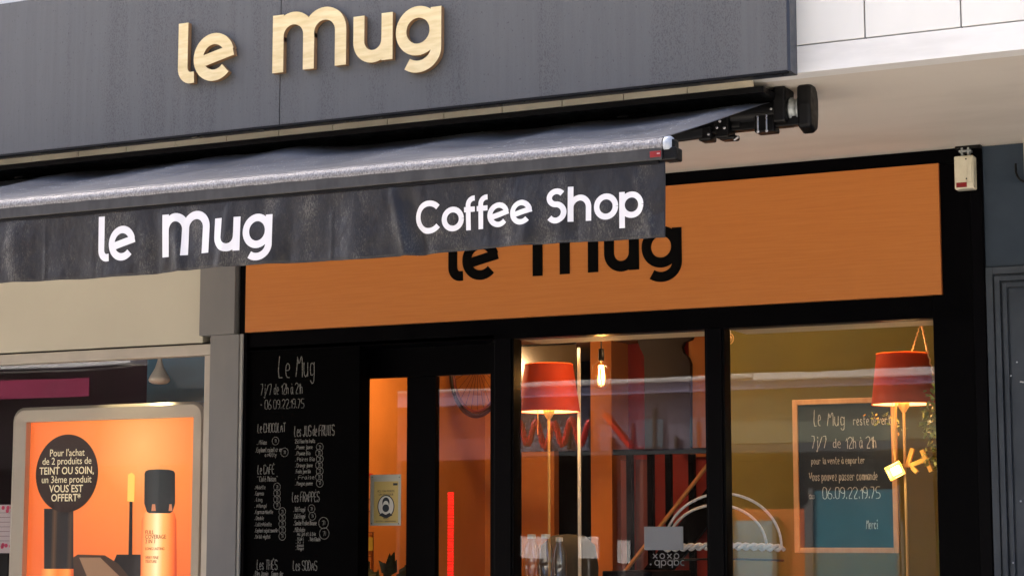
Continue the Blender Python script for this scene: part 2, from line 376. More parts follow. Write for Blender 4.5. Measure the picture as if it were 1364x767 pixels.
# roller tube and its support beam
MB().tube([(AX0, RY, RZ), (-2.745, RY, RZ)], RR, 20).build('roller', BLACKM, aw)
MB().box(AX0, -2.76, RY+.055, RY+.09, RZ-.06, SZ-.012).build('back_rail', BLACKM, aw)
for xb in [ax(834, 112, RY), ax(34, 214, RY), ax(940, 118, RY)-1.9]:
    MB().box(xb-.035, xb+.035, RY-.075, RY+.05, SZ-.028, SZ-.001).box(xb-.028, xb+.028, RY-.05, RY+.05, RZ+.03, SZ-.02).build('ceiling_bracket', BLACKM, aw, bevel=.004)
CRM = mat('cream_rail', (.60, .54, .40), .5); vary(CRM, (.50, .44, .32), (.66, .60, .45), 4)
jx_ = ax(372, 178, -1.9)
for k in range(-12, 8):                      # cream rail in short lengths between the sign and the awning
    a_ = jx_+k*.30
    MB().box(a_+.002, min(a_+.298, -2.80), -1.905, -1.88, 3.547, SZ-.001).build('rail_section', CRM, aw, bevel=.001)
MB().box(AX0, -2.79, -1.90, RY+.02, 3.520, 3.546).build('cover_profile', BLACKM, aw)
# cloth: a grid from the roller to the bar with soft sagging between
rnd = random.Random(3)
def billow(x, t):
    s = .018*sin(x*2.1+.6)+.012*sin(x*4.7+1.9)+.009*sin(x*8.3+.2)+.006*sin(x*13.1+t*3)
    return (s*(1-t)**1.2*min(1, t*9+.25)) - .016*sin(pi*t)+.004*sin(x*3.3-t*6)*sin(pi*t)
mb = MB(); nx, ny = 220, 30; vs = []
for j in range(ny+1):
    t = j/ny
    for i_ in range(nx+1):
        x = AX0+(AX1-AX0)*i_/nx
        y = RY-.035+(FYB-RY+.035)*t; z = (RZ+.034)+(FZB-RZ-.034)*t+billow(x, t)*min(1, (AX1-x)*4+.15)
        vs.append((x, y, z))
mb.add(vs, [(j*(nx+1)+i_, j*(nx+1)+i_+1, (j+1)*(nx+1)+i_+1, (j+1)*(nx+1)+i_) for j in range(ny) for i_ in range(nx)], True)
cl = mb.build('cloth', FAB, aw); so_ = cl.modifiers.new('thick', 'SOLIDIFY'); so_.thickness = .002
# wrapped front roll
prof = []
mb = MB(); vs = []; K = 10
NX = 260
for i_ in range(NX+1):
    x = AX0+(AX1-.0-AX0)*i_/NX; rr = .030+.0004*sin(x*31)
    for k in range(K+1):
        th = R(95+ (k/K)*125); vs.append((x, FYB+rr*cos(th)*1.05+.006, FZB-.031+rr*sin(th)))
mb.add(vs, [(i_*(K+1)+k, (i_+1)*(K+1)+k, (i_+1)*(K+1)+k+1, i_*(K+1)+k+1) for i_ in range(NX) for k in range(K)], True)
mb.build('cloth_roll', BARC, aw)
BT, BB = FZB-.048, 3.045
MB().box(AX0, AX1-.002, FYB-.022, FYB+.045, BB, BT+.012).build('front_bar', BARF, aw, bevel=.003)
MB().box(AX0, AX1-.02, FYB-.012, FYB+.03, BB-.012, BB).build('valance_rail', BLACKM, aw)
capm = MB(); capm.lathe([(0, .0), (.024, .0), (.032, .006), (.032, .026), (.026, .034), (0, .036)], (AX1, FYB+.004, FZB-.030), 20, 'X'); capm.build('end_cap', CAP, aw)
MB().box(AX1-.001, AX1+.055, FYB-.018, FYB+.05, BB-.004, BT+.004).box(AX1+.001, AX1+.045, FYB-.01, FYB+.04, BT, FZB-.012).build('end_plate', BLACKM, aw, bevel=.006)
lb = MB().box(AX1-.050, AX1-.004, FYB-.0255, FYB-.022, BB+.010, BB+.034).build('maker_label', RED, aw, bevel=.002)
text_mesh('•••', .012, AX1-.014, BB+.019, FYB-.0262, PRINT, lb, 'print')
# valance
VT, VB = BB-.004, 2.752
GLOBAL_CR = [(ax(x, 300, -2.97), a*1.15, w_*.8, k) for x, a, w_, k in ((235, .016, .035, .25), (205, -.012, .04, .0), (300, .008, .03, -.3), (530, .022, .030, .5), (552, -.018, .035, .4), (748, .007, .035, .0), (768, -.006, .02, .0), (855, .007, .02, .6), (440, .004, .008, 0), (58, .005, .010, 0), (100, -.010, .09, .1), (20, .012, .07, 0), (385, -.009, .05, -.2), (470, .010, .06, .2), (660, -.007, .05, .3), (700, .006, .04, 0))]
def vdisp(x, t):
    d = .008*sin(x*3.7+.5)+.005*sin(x*9.1+t*1.2)+.003*sin(x*17+2+t*2)
    for cx, a, w_, k in GLOBAL_CR:
        u = (x-cx-k*.14*(t-.5))/w_
        if abs(u) < 4: d += a*math.exp(-u*u)
    return d*min(1, .12+1.1*t)
def vpoint(x, z, off=0):
    t = (VT-z)/(VT-VB); return (x, FYB-.006-vdisp(x, t)-off, z+.004*sin(x*5)*max(0, t)+.001*sin(x*23)*max(0, t)**2)
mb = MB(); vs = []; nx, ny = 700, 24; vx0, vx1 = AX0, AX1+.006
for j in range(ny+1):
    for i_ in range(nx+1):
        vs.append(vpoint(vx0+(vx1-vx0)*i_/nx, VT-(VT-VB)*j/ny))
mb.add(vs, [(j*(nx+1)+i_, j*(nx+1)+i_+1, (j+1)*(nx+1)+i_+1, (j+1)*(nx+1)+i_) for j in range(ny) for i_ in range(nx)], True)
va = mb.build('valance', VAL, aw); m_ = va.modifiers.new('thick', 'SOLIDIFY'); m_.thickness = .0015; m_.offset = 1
mb = MB(); mb.tube([Vector(vpoint(vx0+(vx1-vx0)*i_/300, VB+.002))+Vector((0, -.001, 0)) for i_ in range(301)], .0026, 6)
mb.build('hem', VAL, va)
for xs in (ax(58, 330, -2.97), ax(437, 320, -2.97), ax(757, 290, -2.97)):
    MB().tube([Vector(vpoint(xs, VT-(VT-VB)*j/30))+Vector((0, -.0005, 0)) for j in range(31)], .0013, 6).build('seam', VAL, va)
VM = lambda x, y, z: vpoint(x, z, -y)      # lettering follows the cloth
def fabric_letter(strokes, w_, parent=va):
    mb = MB()
    for k, st in enumerate(strokes):       # three ribbons side by side so that the print bends with the cloth
        P = dedupe([Vector(p) for p in st])
        D = []
        for a_, b_ in zip(P, P[1:]):
            n_ = max(1, int((b_-a_).length/.006)); D += [a_+(b_-a_)*q/n_ for q in range(n_)]
        D.append(P[-1]); n_ = len(D); L = []
        for i_ in range(n_):
            t_ = (D[min(i_+1, n_-1)]-D[max(i_-1, 0)]).normalized(); L.append(Vector((-t_.y, t_.x)))
        vs = []
        for i_ in range(n_):
            for q in range(5):
                p = D[i_]+L[i_]*w_*(q/4-.5); vs.append(vpoint(p.x, p.y, .0026+.0003*k))
        mb.add(vs, [(i_*5+q, i_*5+q+1, i_*5+q+6, i_*5+q+5) for i_ in range(n_-1) for q in range(4)], True)
    return mb.build('letter', PRINT, parent)
for w_, strokes in LOGO:
    fabric_letter([[(-5.484+x*.622, 2.818+z*.655) for x, z in st] for st in strokes], w_*.58)
bz = 2.833; cw = .0228
def ring(cx, r): return [arc(cx, bz+r+.012, r, r, 0, 360, 36)]
fabric_letter([arc(-3.838, bz+.0665, .055, .055, 42, 318, 36)], cw)
fabric_letter(ring(-3.731, .038), cw)
for fx in (-3.662, -3.606):
    fabric_letter([line((fx, bz), (fx, bz+.10))+arc(fx+.028, bz+.10, .028, .027, 180, 85, 8)[1:], line((fx-.018, bz+.083), (fx+.030, bz+.083), 3)], cw*.92)
for ex in (-3.527, -3.422):
    fabric_letter(eglyph(ex, bz+.051, .039, cw), cw*.95)
fabric_letter([arc(-3.270, bz+.098, .031, .026, 35, 270, 20)+arc(-3.272, bz+.040, .034, .032, 90, -145, 24)[1:]], cw)
fabric_letter([line((-3.211, bz), (-3.211, bz+.138)), line((-3.211, bz+.05), (-3.211, bz+.055), 1)+arc(-3.173, bz+.055, .038, .038, 180, 0, 20)+line((-3.135, bz+.055), (-3.135, bz))], cw)
fabric_letter(ring(-3.062, .039), cw)
fabric_letter([line((-2.996, bz-.036), (-2.996, bz+.102)), arc(-2.957, bz+.051, .039, .039, 0, 360, 36)], cw)
# rain beads on cloth and valance
mb = MB()
def bead(c, r, nrm, asp=1.0):
    nrm = Vector(nrm).normalized(); a_ = nrm.cross(Vector((1, 0, .01))).normalized(); b_ = nrm.cross(a_)
    c = Vector(c); vs = [c+nrm*r*.8]+[c+(a_*cos(pi*k/3)*asp+b_*sin(pi*k/3))*r for k in range(6)]
    mb.add(vs, [(0, k+1, (k+1) % 6+1) for k in range(6)], True)
for k in range(1500):
    x = rnd.uniform(-6.0, -2.86); t = rnd.random()
    if noise_ := (sin(x*5+t*3)+sin(x*11-t*7)+rnd.gauss(0, .8)) < .3: continue
    p = vpoint(x, VT-(VT-VB)*t); bead(p, rnd.uniform(.0008, .0022), (0, -1, 0))
for k in range(3200):
    x = rnd.uniform(-7.4, -2.9); t = rnd.random()**2.2*.75
    if sin(x*4.1+t*5)+sin(x*9.7)+rnd.gauss(0, .9) < .5-t: continue
    y = RY-.035+(FYB-RY+.035)*t; z = (RZ+.034)+(FZB-RZ-.034)*t+billow(x, t)*min(1, (AX1-x)*4+.15)+.0005
    bead((x, y, z), rnd.uniform(.001, .0028), (0, -.35, .95))
stuff(mb.build('rain_beads', DROP, aw))
# mechanism at the right end
MB().lathe([(0, 0), (.05, 0), (.054, .006), (.054, .014), (.046, .018), (.046, .034), (.052, .038), (.052, .046), (0, .046)], (-2.745, RY, RZ), 28, 'X').build('end_ring', GALV, aw)
MB().box(-2.80, -2.745, RY-.075, RY+.06, RZ-.065, SZ-.001).build('roller_bracket', BLACKM, aw, bevel=.01)
cov = MB(); pr = []
for k in range(33):
    th = 2*pi*k/32
pts_ = [(-.052, -.10), (.02, -.118), (.062, -.10), (.078, -.03), (.078, .03), (.062, .075), (.03, .098), (-.03, .098), (-.056, .08), (-.062, 0)]
cov.add([(-2.700+x_, RY+y_*.95, RZ+.010+z_) for x_ in (.0, .062) for y_, z_ in pts_],
        [tuple(range(10)), tuple(range(19, 9, -1))]+[(k, k+10, (k+1) % 10+10, (k+1) % 10) for k in range(10)])
cov.build('gear_cover', BLACKM, aw, bevel=.016, seg=4)
TY, TZ = RY-.01, az(1000, 168, RY)
MB().box(-3.10, -2.690, TY-.022, TY+.022, TZ-.022, TZ+.022).build('torsion_bar', BLACKM, aw, bevel=.005)
for sx_ in (-2.845,):
    MB().box(sx_-.05, sx_+.04, TY-.04, TY+.04, TZ-.042, TZ+.032).box(sx_-.03, sx_+.04, TY-.012, TY+.05, TZ+.03, SZ-.002).build('wall_bracket', BLACKM, aw, bevel=.005)
    for dx in (-.032, .008): MB().tube([(sx_+dx, TY-.045, TZ-.036), (sx_+dx, TY-.045, TZ+.03)], .004, 8).build('bolt', BOLT, aw)
    MB().lathe([(0, -.004), (.006, -.004), (.006, 0)], (sx_+.03, TY-.042, TZ+.055), 10, 'Y').build('bolt', BOLT, aw)
    for dx in (-.032, .008): MB().lathe([(0, -.004), (.007, -.004), (.007, 0)], (sx_+dx, TY-.043, TZ-.040), 10, 'Y').build('bolt', BOLT, aw)
jb = MB().box(-3.07, -3.01, TY-.055, TY+.04, TZ-.055, TZ+.05).box(-3.01, -2.965, TY-.03, TY+.03, TZ-.01, TZ+.035).box(-3.06, -2.985, TY-.04, TY+.03, TZ-.06, TZ-.04).build('arm_joint', BLACKM, aw, bevel=.008)
for (dx, dz) in ((-.008, .02), (.012, -.012), (-.022, -.008)):
    MB().lathe([(0, -.005), (.0065, -.005), (.0065, 0)], (-3.04+dx, TY-.055, TZ+dz), 10, 'Y').build('bolt', BOLT, aw)
MB().tube([(-2.995, TY-.02, TZ-.062), (-2.97, TY-.03, TZ-.052)], .006, 8).build('bolt', BOLT, aw)
kb = MB().box(-3.15, -3.09, TY-.06, TY+.02, TZ-.06, TZ+.0).box(-3.17, -3.07, TY-.045, TY+.02, TZ-.03, TZ+.055).build('arm_shoulder', BLACKM, aw, bevel=.008)
for dx in (-.03, .02): MB().lathe([(0, -.005), (.006, -.005), (.006, 0)], (-3.12+dx, TY-.06, TZ-.035), 10, 'Y').build('bolt', BOLT, aw)
EL = (-4.05, TY-.75, 3.20)
MB().obox((-3.12, TY-.03, TZ-.018), EL, .035, .05).build('arm', BLACKM, aw, bevel=.008)
MB().obox(EL, (-3.10, FYB+.05, FZB-.05), .032, .045).build('arm', BLACKM, aw, bevel=.008)

# ------------------------------------------------------------------ coffee shop front
WT = 2.729
XL, XD1 = -6.655, ax(672, 500, 0)
w1a, w1b, w2a, w2b = -4.911, -3.789, -3.680, -2.566
PX0, PX1 = w2b, ax(1311.5, 300, 0)
sf = thing('coffee_shopfront', 'black framed coffee shop front with two big windows under the orange board', 'shopfront', (-4.4, 0, 0))
MB().box(XL-.03, PX1, -.02, .12, 3.50, SZ-.001).build('header', BLACK, sf)
MB().box(XL-.03, w2b-.0, -.012, .12, WT, 3.498).build('lintel', BLACK, sf)
MB().box(w2b+.001, PX1, -.026, .12, 0, 3.498).build('post', BLACK, sf, bevel=.003)
MB().box(PX1-.06, PX1-.004, -.032, -.026, 0, 3.5).build('post_cover', FRAME, sf, bevel=.002)
MB().box(w1b+.012, w2a-.012, -.02, .12, 0, WT).build('mullion', FRAME, sf, bevel=.004)
MB().box(ax(660, 600, 0), w1a-.012, -.02, .12, 0, WT).build('post', FRAME, sf, bevel=.004)
MB().box(ax(660, 600, 0), w2b, -.03, .14, 0, .55).build('plinth', BLACK, sf, bevel=.004)
for a, b in ((w1a, w1b), (w2a, w2b)):
    f = MB(); f.box(a-.012, a, -.008, .07, .55, WT).box(b, b+.012, -.008, .07, .55, WT).box(a, b, -.008, .03, WT-.004, WT-.0005); f.build('window_frame', FRAME, sf)
    MB().box(a, b, .034, .040, .55, WT-.0005).build('window_pane', GLASS, sf)
    MB().box(a-.01, b+.01, .122, .37, WT+.001, WT+.06).build('reveal', wall('reveal_cream_%d' % int(-a*10), (.66, .55, .36)), sf)
MB().box(XL-.02, ax(660, 500, 0)-.001, -.012, .25, az(490, 454, 0), WT-.001).build('door_header', FRAME, sf, bevel=.004)
MB().box(-6.705, XL-.0+.005, -.03, .1, 0, SZ-.001).build('post', BLACK, sf, bevel=.003)

# orange fascia board
BX0, BX1, BZ0, BZ1 = -6.655, -2.513, 2.838, 3.502
fb = thing('fascia_board', 'long orange wood-look board over the windows with black letters le mug', 'sign', (-4.6, -.03, BZ0))
MB().box(BX0, BX1-.0, -.046, -.014, BZ0, BZ1).build('board', BOARD, fb, bevel=.001)
MB().box(BX1, BX1+.0015, -.0455, -.014, BZ0, BZ1).build('board_edge', BOARDE, fb)
logo(-5.311, 3.061, .965, .965, .98, -.050, -.046, mat('matt_black_letter', (.0015, .0015, .0015), .7, spec=.05), fb)

# entrance door
DY = .20
dr = thing('entrance_door', 'black entrance door with two narrow glazed panes showing the orange wall', 'door', (-5.6, DY, 0))
dx = [ax(480, 600, DY), ax(483.5, 600, DY), ax(541.5, 600, DY), ax(580, 600, DY), ax(658.5, 600, DY), ax(668, 600, DY)+.1]
dt = az(512, 503, DY)
MB().box(-6.0-.12, dx[5], DY, DY+.05, dt, 2.80).build('top_rail', BLACK, dr, bevel=.003)
for a, b in ((dx[0]-.12, dx[1]), (dx[2], dx[3]), (dx[4], dx[5])):
    MB().box(a, b, DY, DY+.05, .2, dt-.001).build('stile', BLACK, dr, bevel=.003)
MB().box(dx[0]-.12, dx[5], DY, DY+.05, 0, .2).build('bottom_rail', BLACK, dr)
for a, b in ((dx[1], dx[2]), (dx[3], dx[4])):
    MB().box(a, b, DY+.02, DY+.026, .2, dt-.001).build('glass_pane', GLASS, dr)
MB().tube([(dx[2]+.05, DY-.05, .85), (dx[2]+.05, DY-.05, 1.25)], .012, 10).build('handle', BOLT, dr)
MB().box(dx[4]+.01, dx[5]-.03, -.0+.13, DY-.002, 0, 2.74).build('jamb', FRAME, dr)

# ------------------------------------------------------------------ chalk handwriting
FONT = {
'A': '02 28 42|14 34', 'B': '02 08 28 37 36 25 05|25 34 33 22 02', 'C': '47 38 18 07 03 12 32 43', 'D': '02 08 28 46 44 22 02', 'E': '48 08 02 42|05 35',
'F': '48 08 02|05 35', 'G': '47 38 18 07 03 12 32 43 45 25', 'H': '02 08|42 48|05 45', 'I': '22 28', 'J': '38 33 22 12 03', 'K': '02 08|48 05 42', 'L': '18 02 32', 'M': '02 17 18 25 38 47 42',
'N': '02 08 42 48', 'O': '18 07 03 12 32 43 47 38 18', 'P': '02 08 38 47 46 35 05', 'R': '02 08 38 47 46 35 05|25 42', 'S': '47 38 18 07 06 15 35 44 43 32 12 03', 'T': '08 48|28 22',
'U': '08 03 12 32 43 48', 'V': '08 22 48', 'X': '02 48|08 42', 'É': '48 08 02 42|05 35|29 39', 'a': '36 16 05 03 12 22 34|36 33 42', 'b': '08 02 22 33 35 26 05', 'c': '35 26 16 05 03 12 22 33',
'd': '35 16 05 03 12 33|38 32', 'e': '04 34 35 26 16 05 03 12 32', 'f': '38 28 17 12|05 25', 'g': '35 16 05 03 12 33|36 31 20 10 01', 'h': '08 02|05 26 35 32', 'i': '16 12|17 18', 'j': '26 21 10 01|27 28',
'k': '08 02|36 04 32', 'l': '18 13 22', 'm': '02 06|05 16 25 22|25 36 45 42', 'n': '02 06|05 26 35 32', 'o': '16 05 03 12 22 33 35 26 16', 'p': '00 06|05 26 35 33 22 03', 'q': '30 36 16 05 03 12 33',
'r': '02 06|05 26 35', 's': '35 26 16 05 14 24 33 22 12 03', 't': '18 13 22 32|06 36', 'u': '06 03 12 22 33|36 32', 'v': '06 12 36', 'x': '02 36|06 32', 'y': '06 13 23|36 10 00', 'z': '06 36 02 32',
'é': '04 34 35 26 16 05 03 12 32|27 38', 'à': '36 16 05 03 12 22 34|36 33 42|18 27', '0': '18 07 03 12 32 43 47 38 18', '1': '06 28 22', '2': '07 18 38 47 46 02 42', '3': '08 48 25 35 44 43 32 12 03', '4': '32 38 04 44',
'5': '48 08 05 35 44 43 32 02', '6': '38 05 03 12 32 43 44 35 05', '7': '08 48 12', '8': '15 06 07 18 38 47 46 35 15 04 03 12 32 43 44 35', '9': '45 15 06 07 18 38 47 43 22', '/': '02 48', '.': '12 13', '-': '15 35', ':': '13 14|16 17',
"'": '17 28', '"': '07 08|27 28', '*': '14 16|05 25', ',': '12 01'}
jr = random.Random(11)
def chalk(text, px0, py0, px1, capx, Y, m, parent, wd=.0032, hcap=None):
    """handwriting from px0 (baseline py0) to px1; cap height capx in photograph pixels"""
    p = at(px0, py0, Y); q = ax(px1, py0, Y); h = (az(px0, py0-capx, Y)-p.z)/6
    adv = [(.5 if c in " .,:'il1jI" else .88 if c.islower() else 1.1)*1 for c in text]; tot = sum(adv); u = (q-p.x)/tot; x = p.x
    mb = MB()
    for c, a_ in zip(text, adv):
        g = FONT.get(c)
        if g:
            for st in g.split('|'):
                pp = [(x+int(t[0])*.2*u*(a_ if a_ > .6 else .9)+jr.uniform(-.02, .02)*u, p.z+(int(t[1])-2)*h*(1+jr.uniform(-.03, .03))+jr.uniform(-.1, .1)*h) for t in st.split()]
                if len(pp) > 2:   # round the corners the way a hand does
                    r_ = [pp[0]]
                    for k in range(1, len(pp)-1):
                        a0, b0, c0 = pp[k-1], pp[k], pp[k+1]
                        r_ += [(b0[0]*.7+a0[0]*.3, b0[1]*.7+a0[1]*.3), (b0[0]*.7+c0[0]*.3, b0[1]*.7+c0[1]*.3)]
                    pp = r_+[pp[-1]]
                mb.stroke(pp, wd, Y-.0008, Y-.0001)
        x += u*a_
    return mb.build('chalk_writing', m, parent)
def circ(px, py, r, Y, m, parent, txt=None):
    p = at(px, py, Y); rr = r/215
    mb = MB(); mb.stroke([(p.x+rr*cos(k*pi/7), p.z+rr*sin(k*pi/7)) for k in range(15)], .0028, Y-.0008, Y-.0001)
    mb.stroke([(p.x-.3*rr, p.z+.3*rr), (p.x+.1*rr, p.z+.4*rr), (p.x-.1*rr, p.z-.4*rr)], .0026, Y-.0008, Y-.0001)
    mb.stroke([(p.x+.3*rr, p.z+.3*rr), (p.x+.25*rr, p.z-.35*rr)], .0026, Y-.0008, Y-.0001)
    return mb.build('chalk_circle', m, parent)
MY = .0
mn = thing('menu_board', 'tall black chalk menu board left of the door, white handwritten drinks list', 'menu board', (-6.27, 0, 0))
MB().box(XL+.006, ax(478, 600, 0), MY, MY+.12, .3, az(400, 457, 0)).build('board', SLATE, mn, bevel=.002)
C = CHALKD
chalk('Le Mug', 370, 503, 422, 28, MY, C, mn, .0045)
chalk('7j/7 de 12h à 21h', 347, 526, 404, 14, MY, C, mn); chalk('- 06 09.22.19.75', 346, 545, 406, 12, MY, C, mn)
chalk('Le CHOCOLAT', 343, 576, 381, 12, MY, C, mn, .0042); chalk('Les JUS de FRUITS', 392, 581, 446, 14, MY, C, mn, .0042)
chalk('. Milan', 342, 592, 356, 6, MY, C, mn); circ(367, 587, 5, MY, C, mn)
chalk('. Exploant cajout crème', 340, 602, 376, 6, MY, C, mn); circ(379, 602, 5.5, MY, C, mn); chalk('o Nutty', 353, 608, 369, 5, MY, C, mn)
for k, t in enumerate(["25cl Tous les fruits", '. Pomme jaune', '. Pomme Bio', '. Poires Bio', '. Orange jaune', '. Fruits jaune bio', '. Fraise', '. Mangue pomme']):
    chalk(t, 393, 590+k*8, 420-(k % 3)*3, 5, MY, C, mn)
    if k: circ(425+(k % 2), 587+k*8, 5, MY, C, mn)
chalk('Le CAFÉ', 343, 631, 366, 12, MY, C, mn, .0042); chalk('"Café Maison"', 343, 641, 371, 7, MY, C, mn)
for k, t in enumerate(['. Noisette', '. Expresso', '. Long', '. Allongé', '. Espresso Noisette', '. Double', '. Latte Noisette', '. Exploant cajout cannelle', '. Un lait végétal']):
    chalk(t, 339, 651+k*8.2, 352+[2, 0, -2, 4, 12, 0, 10, 18, 8][k], 5, MY, C, mn); circ(369 if k < 4 else 376, 648+k*8.2, 5, MY, C, mn)
chalk('Les FRAPPÉS', 389, 668, 426, 13, MY, C, mn, .0042)
for k, t in enumerate(['. Thé Frappé', '. Café Frappé', '. Sundae Praline Banane', '. Milkshake']):
    chalk(t, 391, 681+k*9, 407+(15 if k == 2 else 0), 6, MY, C, mn)
circ(415, 677, 5, MY, C, mn); circ(416, 687, 5, MY, C, mn); circ(431, 696, 7, MY, C, mn); circ(432, 710, 7, MY, C, mn)
chalk('Au jus et à bio', 396, 713, 421, 5, MY, C, mn)
for k, t in enumerate(['. Kaki', '. Kiwi', '. Ananas', '. Mangue']): chalk(t, 394, 719+k*4.3, 405, 4, MY, C, mn)
chalk('. Thés Glacés', 411, 720, 427, 5, MY, C, mn)
chalk('Les THÉS', 342, 758, 370, 13, MY, C, mn, .0042); chalk('Les SODAS', 390, 759, 423, 13, MY, C, mn, .0042)
chalk('. Bleu Jasmin & Gunpowder', 338, 766, 378, 6, MY, C, mn)

# ------------------------------------------------------------------ neighbour shop on the left
lb_ = thing('neighbour_shopfront', 'beige cosmetics shop front at left with champagne metal window frame', 'shopfront', (-8, 0, 0))
px_top = az(298, 447, 0)
MB().box(-9.6, -6.972, -.02, .2, az(140, 463.5, 0), SZ-.001).build('beige_fascia', BEIGE, lb_, bevel=.003)
fz1 = az(140, 466, 0); fz0 = az(140, 480, 0)
MB().box(-9.6, -6.895, -.035, .05, fz0, fz1).build('window_frame_top', ALU, lb_, bevel=.004)
MB().box(-6.945, -6.895, -.035, .05, 0, fz0-.001).build('window_frame_side', ALU, lb_, bevel=.004)
MB().box(-9.6, -6.9, -.016, .18, fz1+.002, az(140, 463.5, 0)-.002).build('shadow_gap', SHDW, lb_)
MB().box(-9.6, -6.945, .0, .006, .4, fz0-.001).build('window_pane', GLASSL, lb_)
MB().box(-9.6, -6.9, -.03, .1, 0, .4).build('plinth', BEIGE, lb_)
pil = thing('grey_pilaster', 'plain grey pilaster with a wider block on top between the two shops', 'pilaster', (-6.8, -.03, 0))
MB().box(-6.971, -6.722, -.06, .15, px_top, SZ-.001).build('capital_block', GPIL, pil, bevel=.003)
MB().box(-6.893, -6.69, -.055, .15, 0, px_top-.001).build('shaft', GPIL, pil, bevel=.003)
MB().box(-6.689, -6.672, -.045, .1, 0, px_top-.001).build('pale_edge', GPILE, pil, bevel=.002)
# inside the neighbour's window
BLUEI = wall('blue_interior', (.06, .19, .33)); PURP = wall('purple_dark', (.05, .01, .035))
MB_ = MB().box(ax(196, 500, .9)-.0, -6.9, .9, .95, 0, 3.1).build('blue_partition', BLUEI); struct(MB_)
struct(MB().box(-12, ax(196, 500, .9)-.002, 2.2, 2.25, 0, 3.1).build('shop_back_wall', PURP))
struct(MB().box(-12, -6.95, .25, 2.2, 3.0, 3.05).build('shop_ceiling', DARKW))
struct(MB().box(-12, -6.95, .25, 2.2, -.02, .0).build('shop_floor', IFLOOR))
# dome camera
dc = thing('ceiling_lamp', 'small white cone-shaped ceiling lamp against the blue wall at left', 'lamp', (ax(213, 470, .7), .7, 2.7))
cx_, cz_ = ax(213, 470, .7), az(213, 480, .7)
MB().lathe([(.012, .06), (.014, 0), (.03, -.05), (.062, -.105), (.07, -.125), (.062, -.14), (.045, -.15), (0, -.155)], (cx_, .7, cz_), 24).build('cone', mat('lamp_white', (.6, .62, .6), .35), dc)
MB().lathe([(0, -.002), (.022, 0), (.028, .008)], (cx_+.005, .665, cz_-.12), 16, 'Y').build('lens', CAP, dc)
MB().tube([(cx_, .7, cz_+.05), (cx_, .7, 3.0)], .008, 8).build('stem', BOLT, dc)

# advertising light box
PY = .30
px0, px1 = ax(21, 620, PY), ax(272, 620, PY)+.02
pt = az(150, 539, PY)
pb = thing('poster_light_box', 'lit orange cosmetics poster in a rounded champagne frame behind the left window', 'light box', ((px0+px1)/2, PY, .5))
FRM = mat('lightbox_frame', (.50, .46, .37), .32, .35)
fw = .088
def rrect(x0, x1_, z0, z1_, r, n=8):
    out = []
    for cx, cz, a0 in ((x1_-r, z1_-r, 0), (x0+r, z1_-r, 90), (x0+r, z0+r, 180), (x1_-r, z0+r, 270)):
        out += [(cx+r*cos(R(a0+90*k/n)), cz+r*sin(R(a0+90*k/n))) for k in range(n+1)]
    return out
o1 = rrect(px0, px1, .5, pt, .09); ix0, ix1, it = ax(39, 640, PY), ax(262, 640, PY), az(150, 559, PY)
o2 = rrect(ix0, ix1, .5+fw, it, .004)
mb = MB(); n_ = len(o1)
ys = [(o1, PY+.10), (o1, PY-.035), ([(a[0]*.8+b[0]*.2, a[1]*.8+b[1]*.2) for a, b in zip(o1, o2)], PY-.05), (o2, PY-.045), (o2, PY+.0)]
for rg, y in ys: mb.v += [(x, y, z) for x, z in rg]
for k in range(len(ys)-1):
    for i_ in range(n_):
        mb.f.append((k*n_+i_, k*n_+(i_+1) % n_, (k+1)*n_+(i_+1) % n_, (k+1)*n_+i_)); mb.sm.append(False)
mb.build('frame', FRM, pb)
def poster_mat():
    m = mat('poster_print', (.9, .3, .06), .4)
    b = m.node_tree.nodes['Principled BSDF']
    v = N(m, 'ShaderNodeVectorMath', operation='DISTANCE'); g = N(m, 'ShaderNodeNewGeometry'); LK(m, g.outputs['Position'], v.inputs[0])
    p = at(190, 590, PY); v.inputs[1].default_value = (p.x, p.y, p.z)
    c = ramp(m, v.outputs['Value'], [(0, (1, .50, .16)), (.35, (.98, .27, .055)), (1, (.86, .15, .03))])
    LK(m, c, b.inputs['Base Color']); LK(m, c, b.inputs['Emission Color']); b.inputs['Emission Strength'].default_value = .125
    return m
MB().box(ix0, ix1, PY-.001, PY+.02, .5+fw, it).build('lit_print', poster_mat(), pb)
def flat(name, c, e=.0, rough=.4):
    e *= .32
    return emis(name, c, e) if e else mat(name, c, rough)
DKB = flat('print_brown', (.030, .014, .009), .2); TXT = flat('print_cream', (.85, .75, .48), .25)
cc = at(89.5, 630, PY); cr = .245
mb = MB().prism([(cc.x+cr*cos(2*pi*k/64), cc.z+cr*sin(2*pi*k/64)) for k in range(64)], PY-.006, PY-.004)
bd = mb.build('round_badge', DKB, pb)
for t, py_, s_, b_, sx_ in (("Pour l'achat", 607, .068, 0, .92), ('de 2 produits de', 618, .068, 0, .92), ('TEINT OU SOIN,', 631, .070, .0018, .90), ('un 3ème produit', 642.5, .068, 0, .92), ('VOUS EST', 655, .070, .0018, .92), ('OFFERT*', 667, .070, .0018, .92)):
    text_mesh(t, s_*.93, cc.x, az(89, py_, PY), PY-.0075, TXT, bd, 'lettering', sx=sx_, bold=b_*.4, depth=.0002)
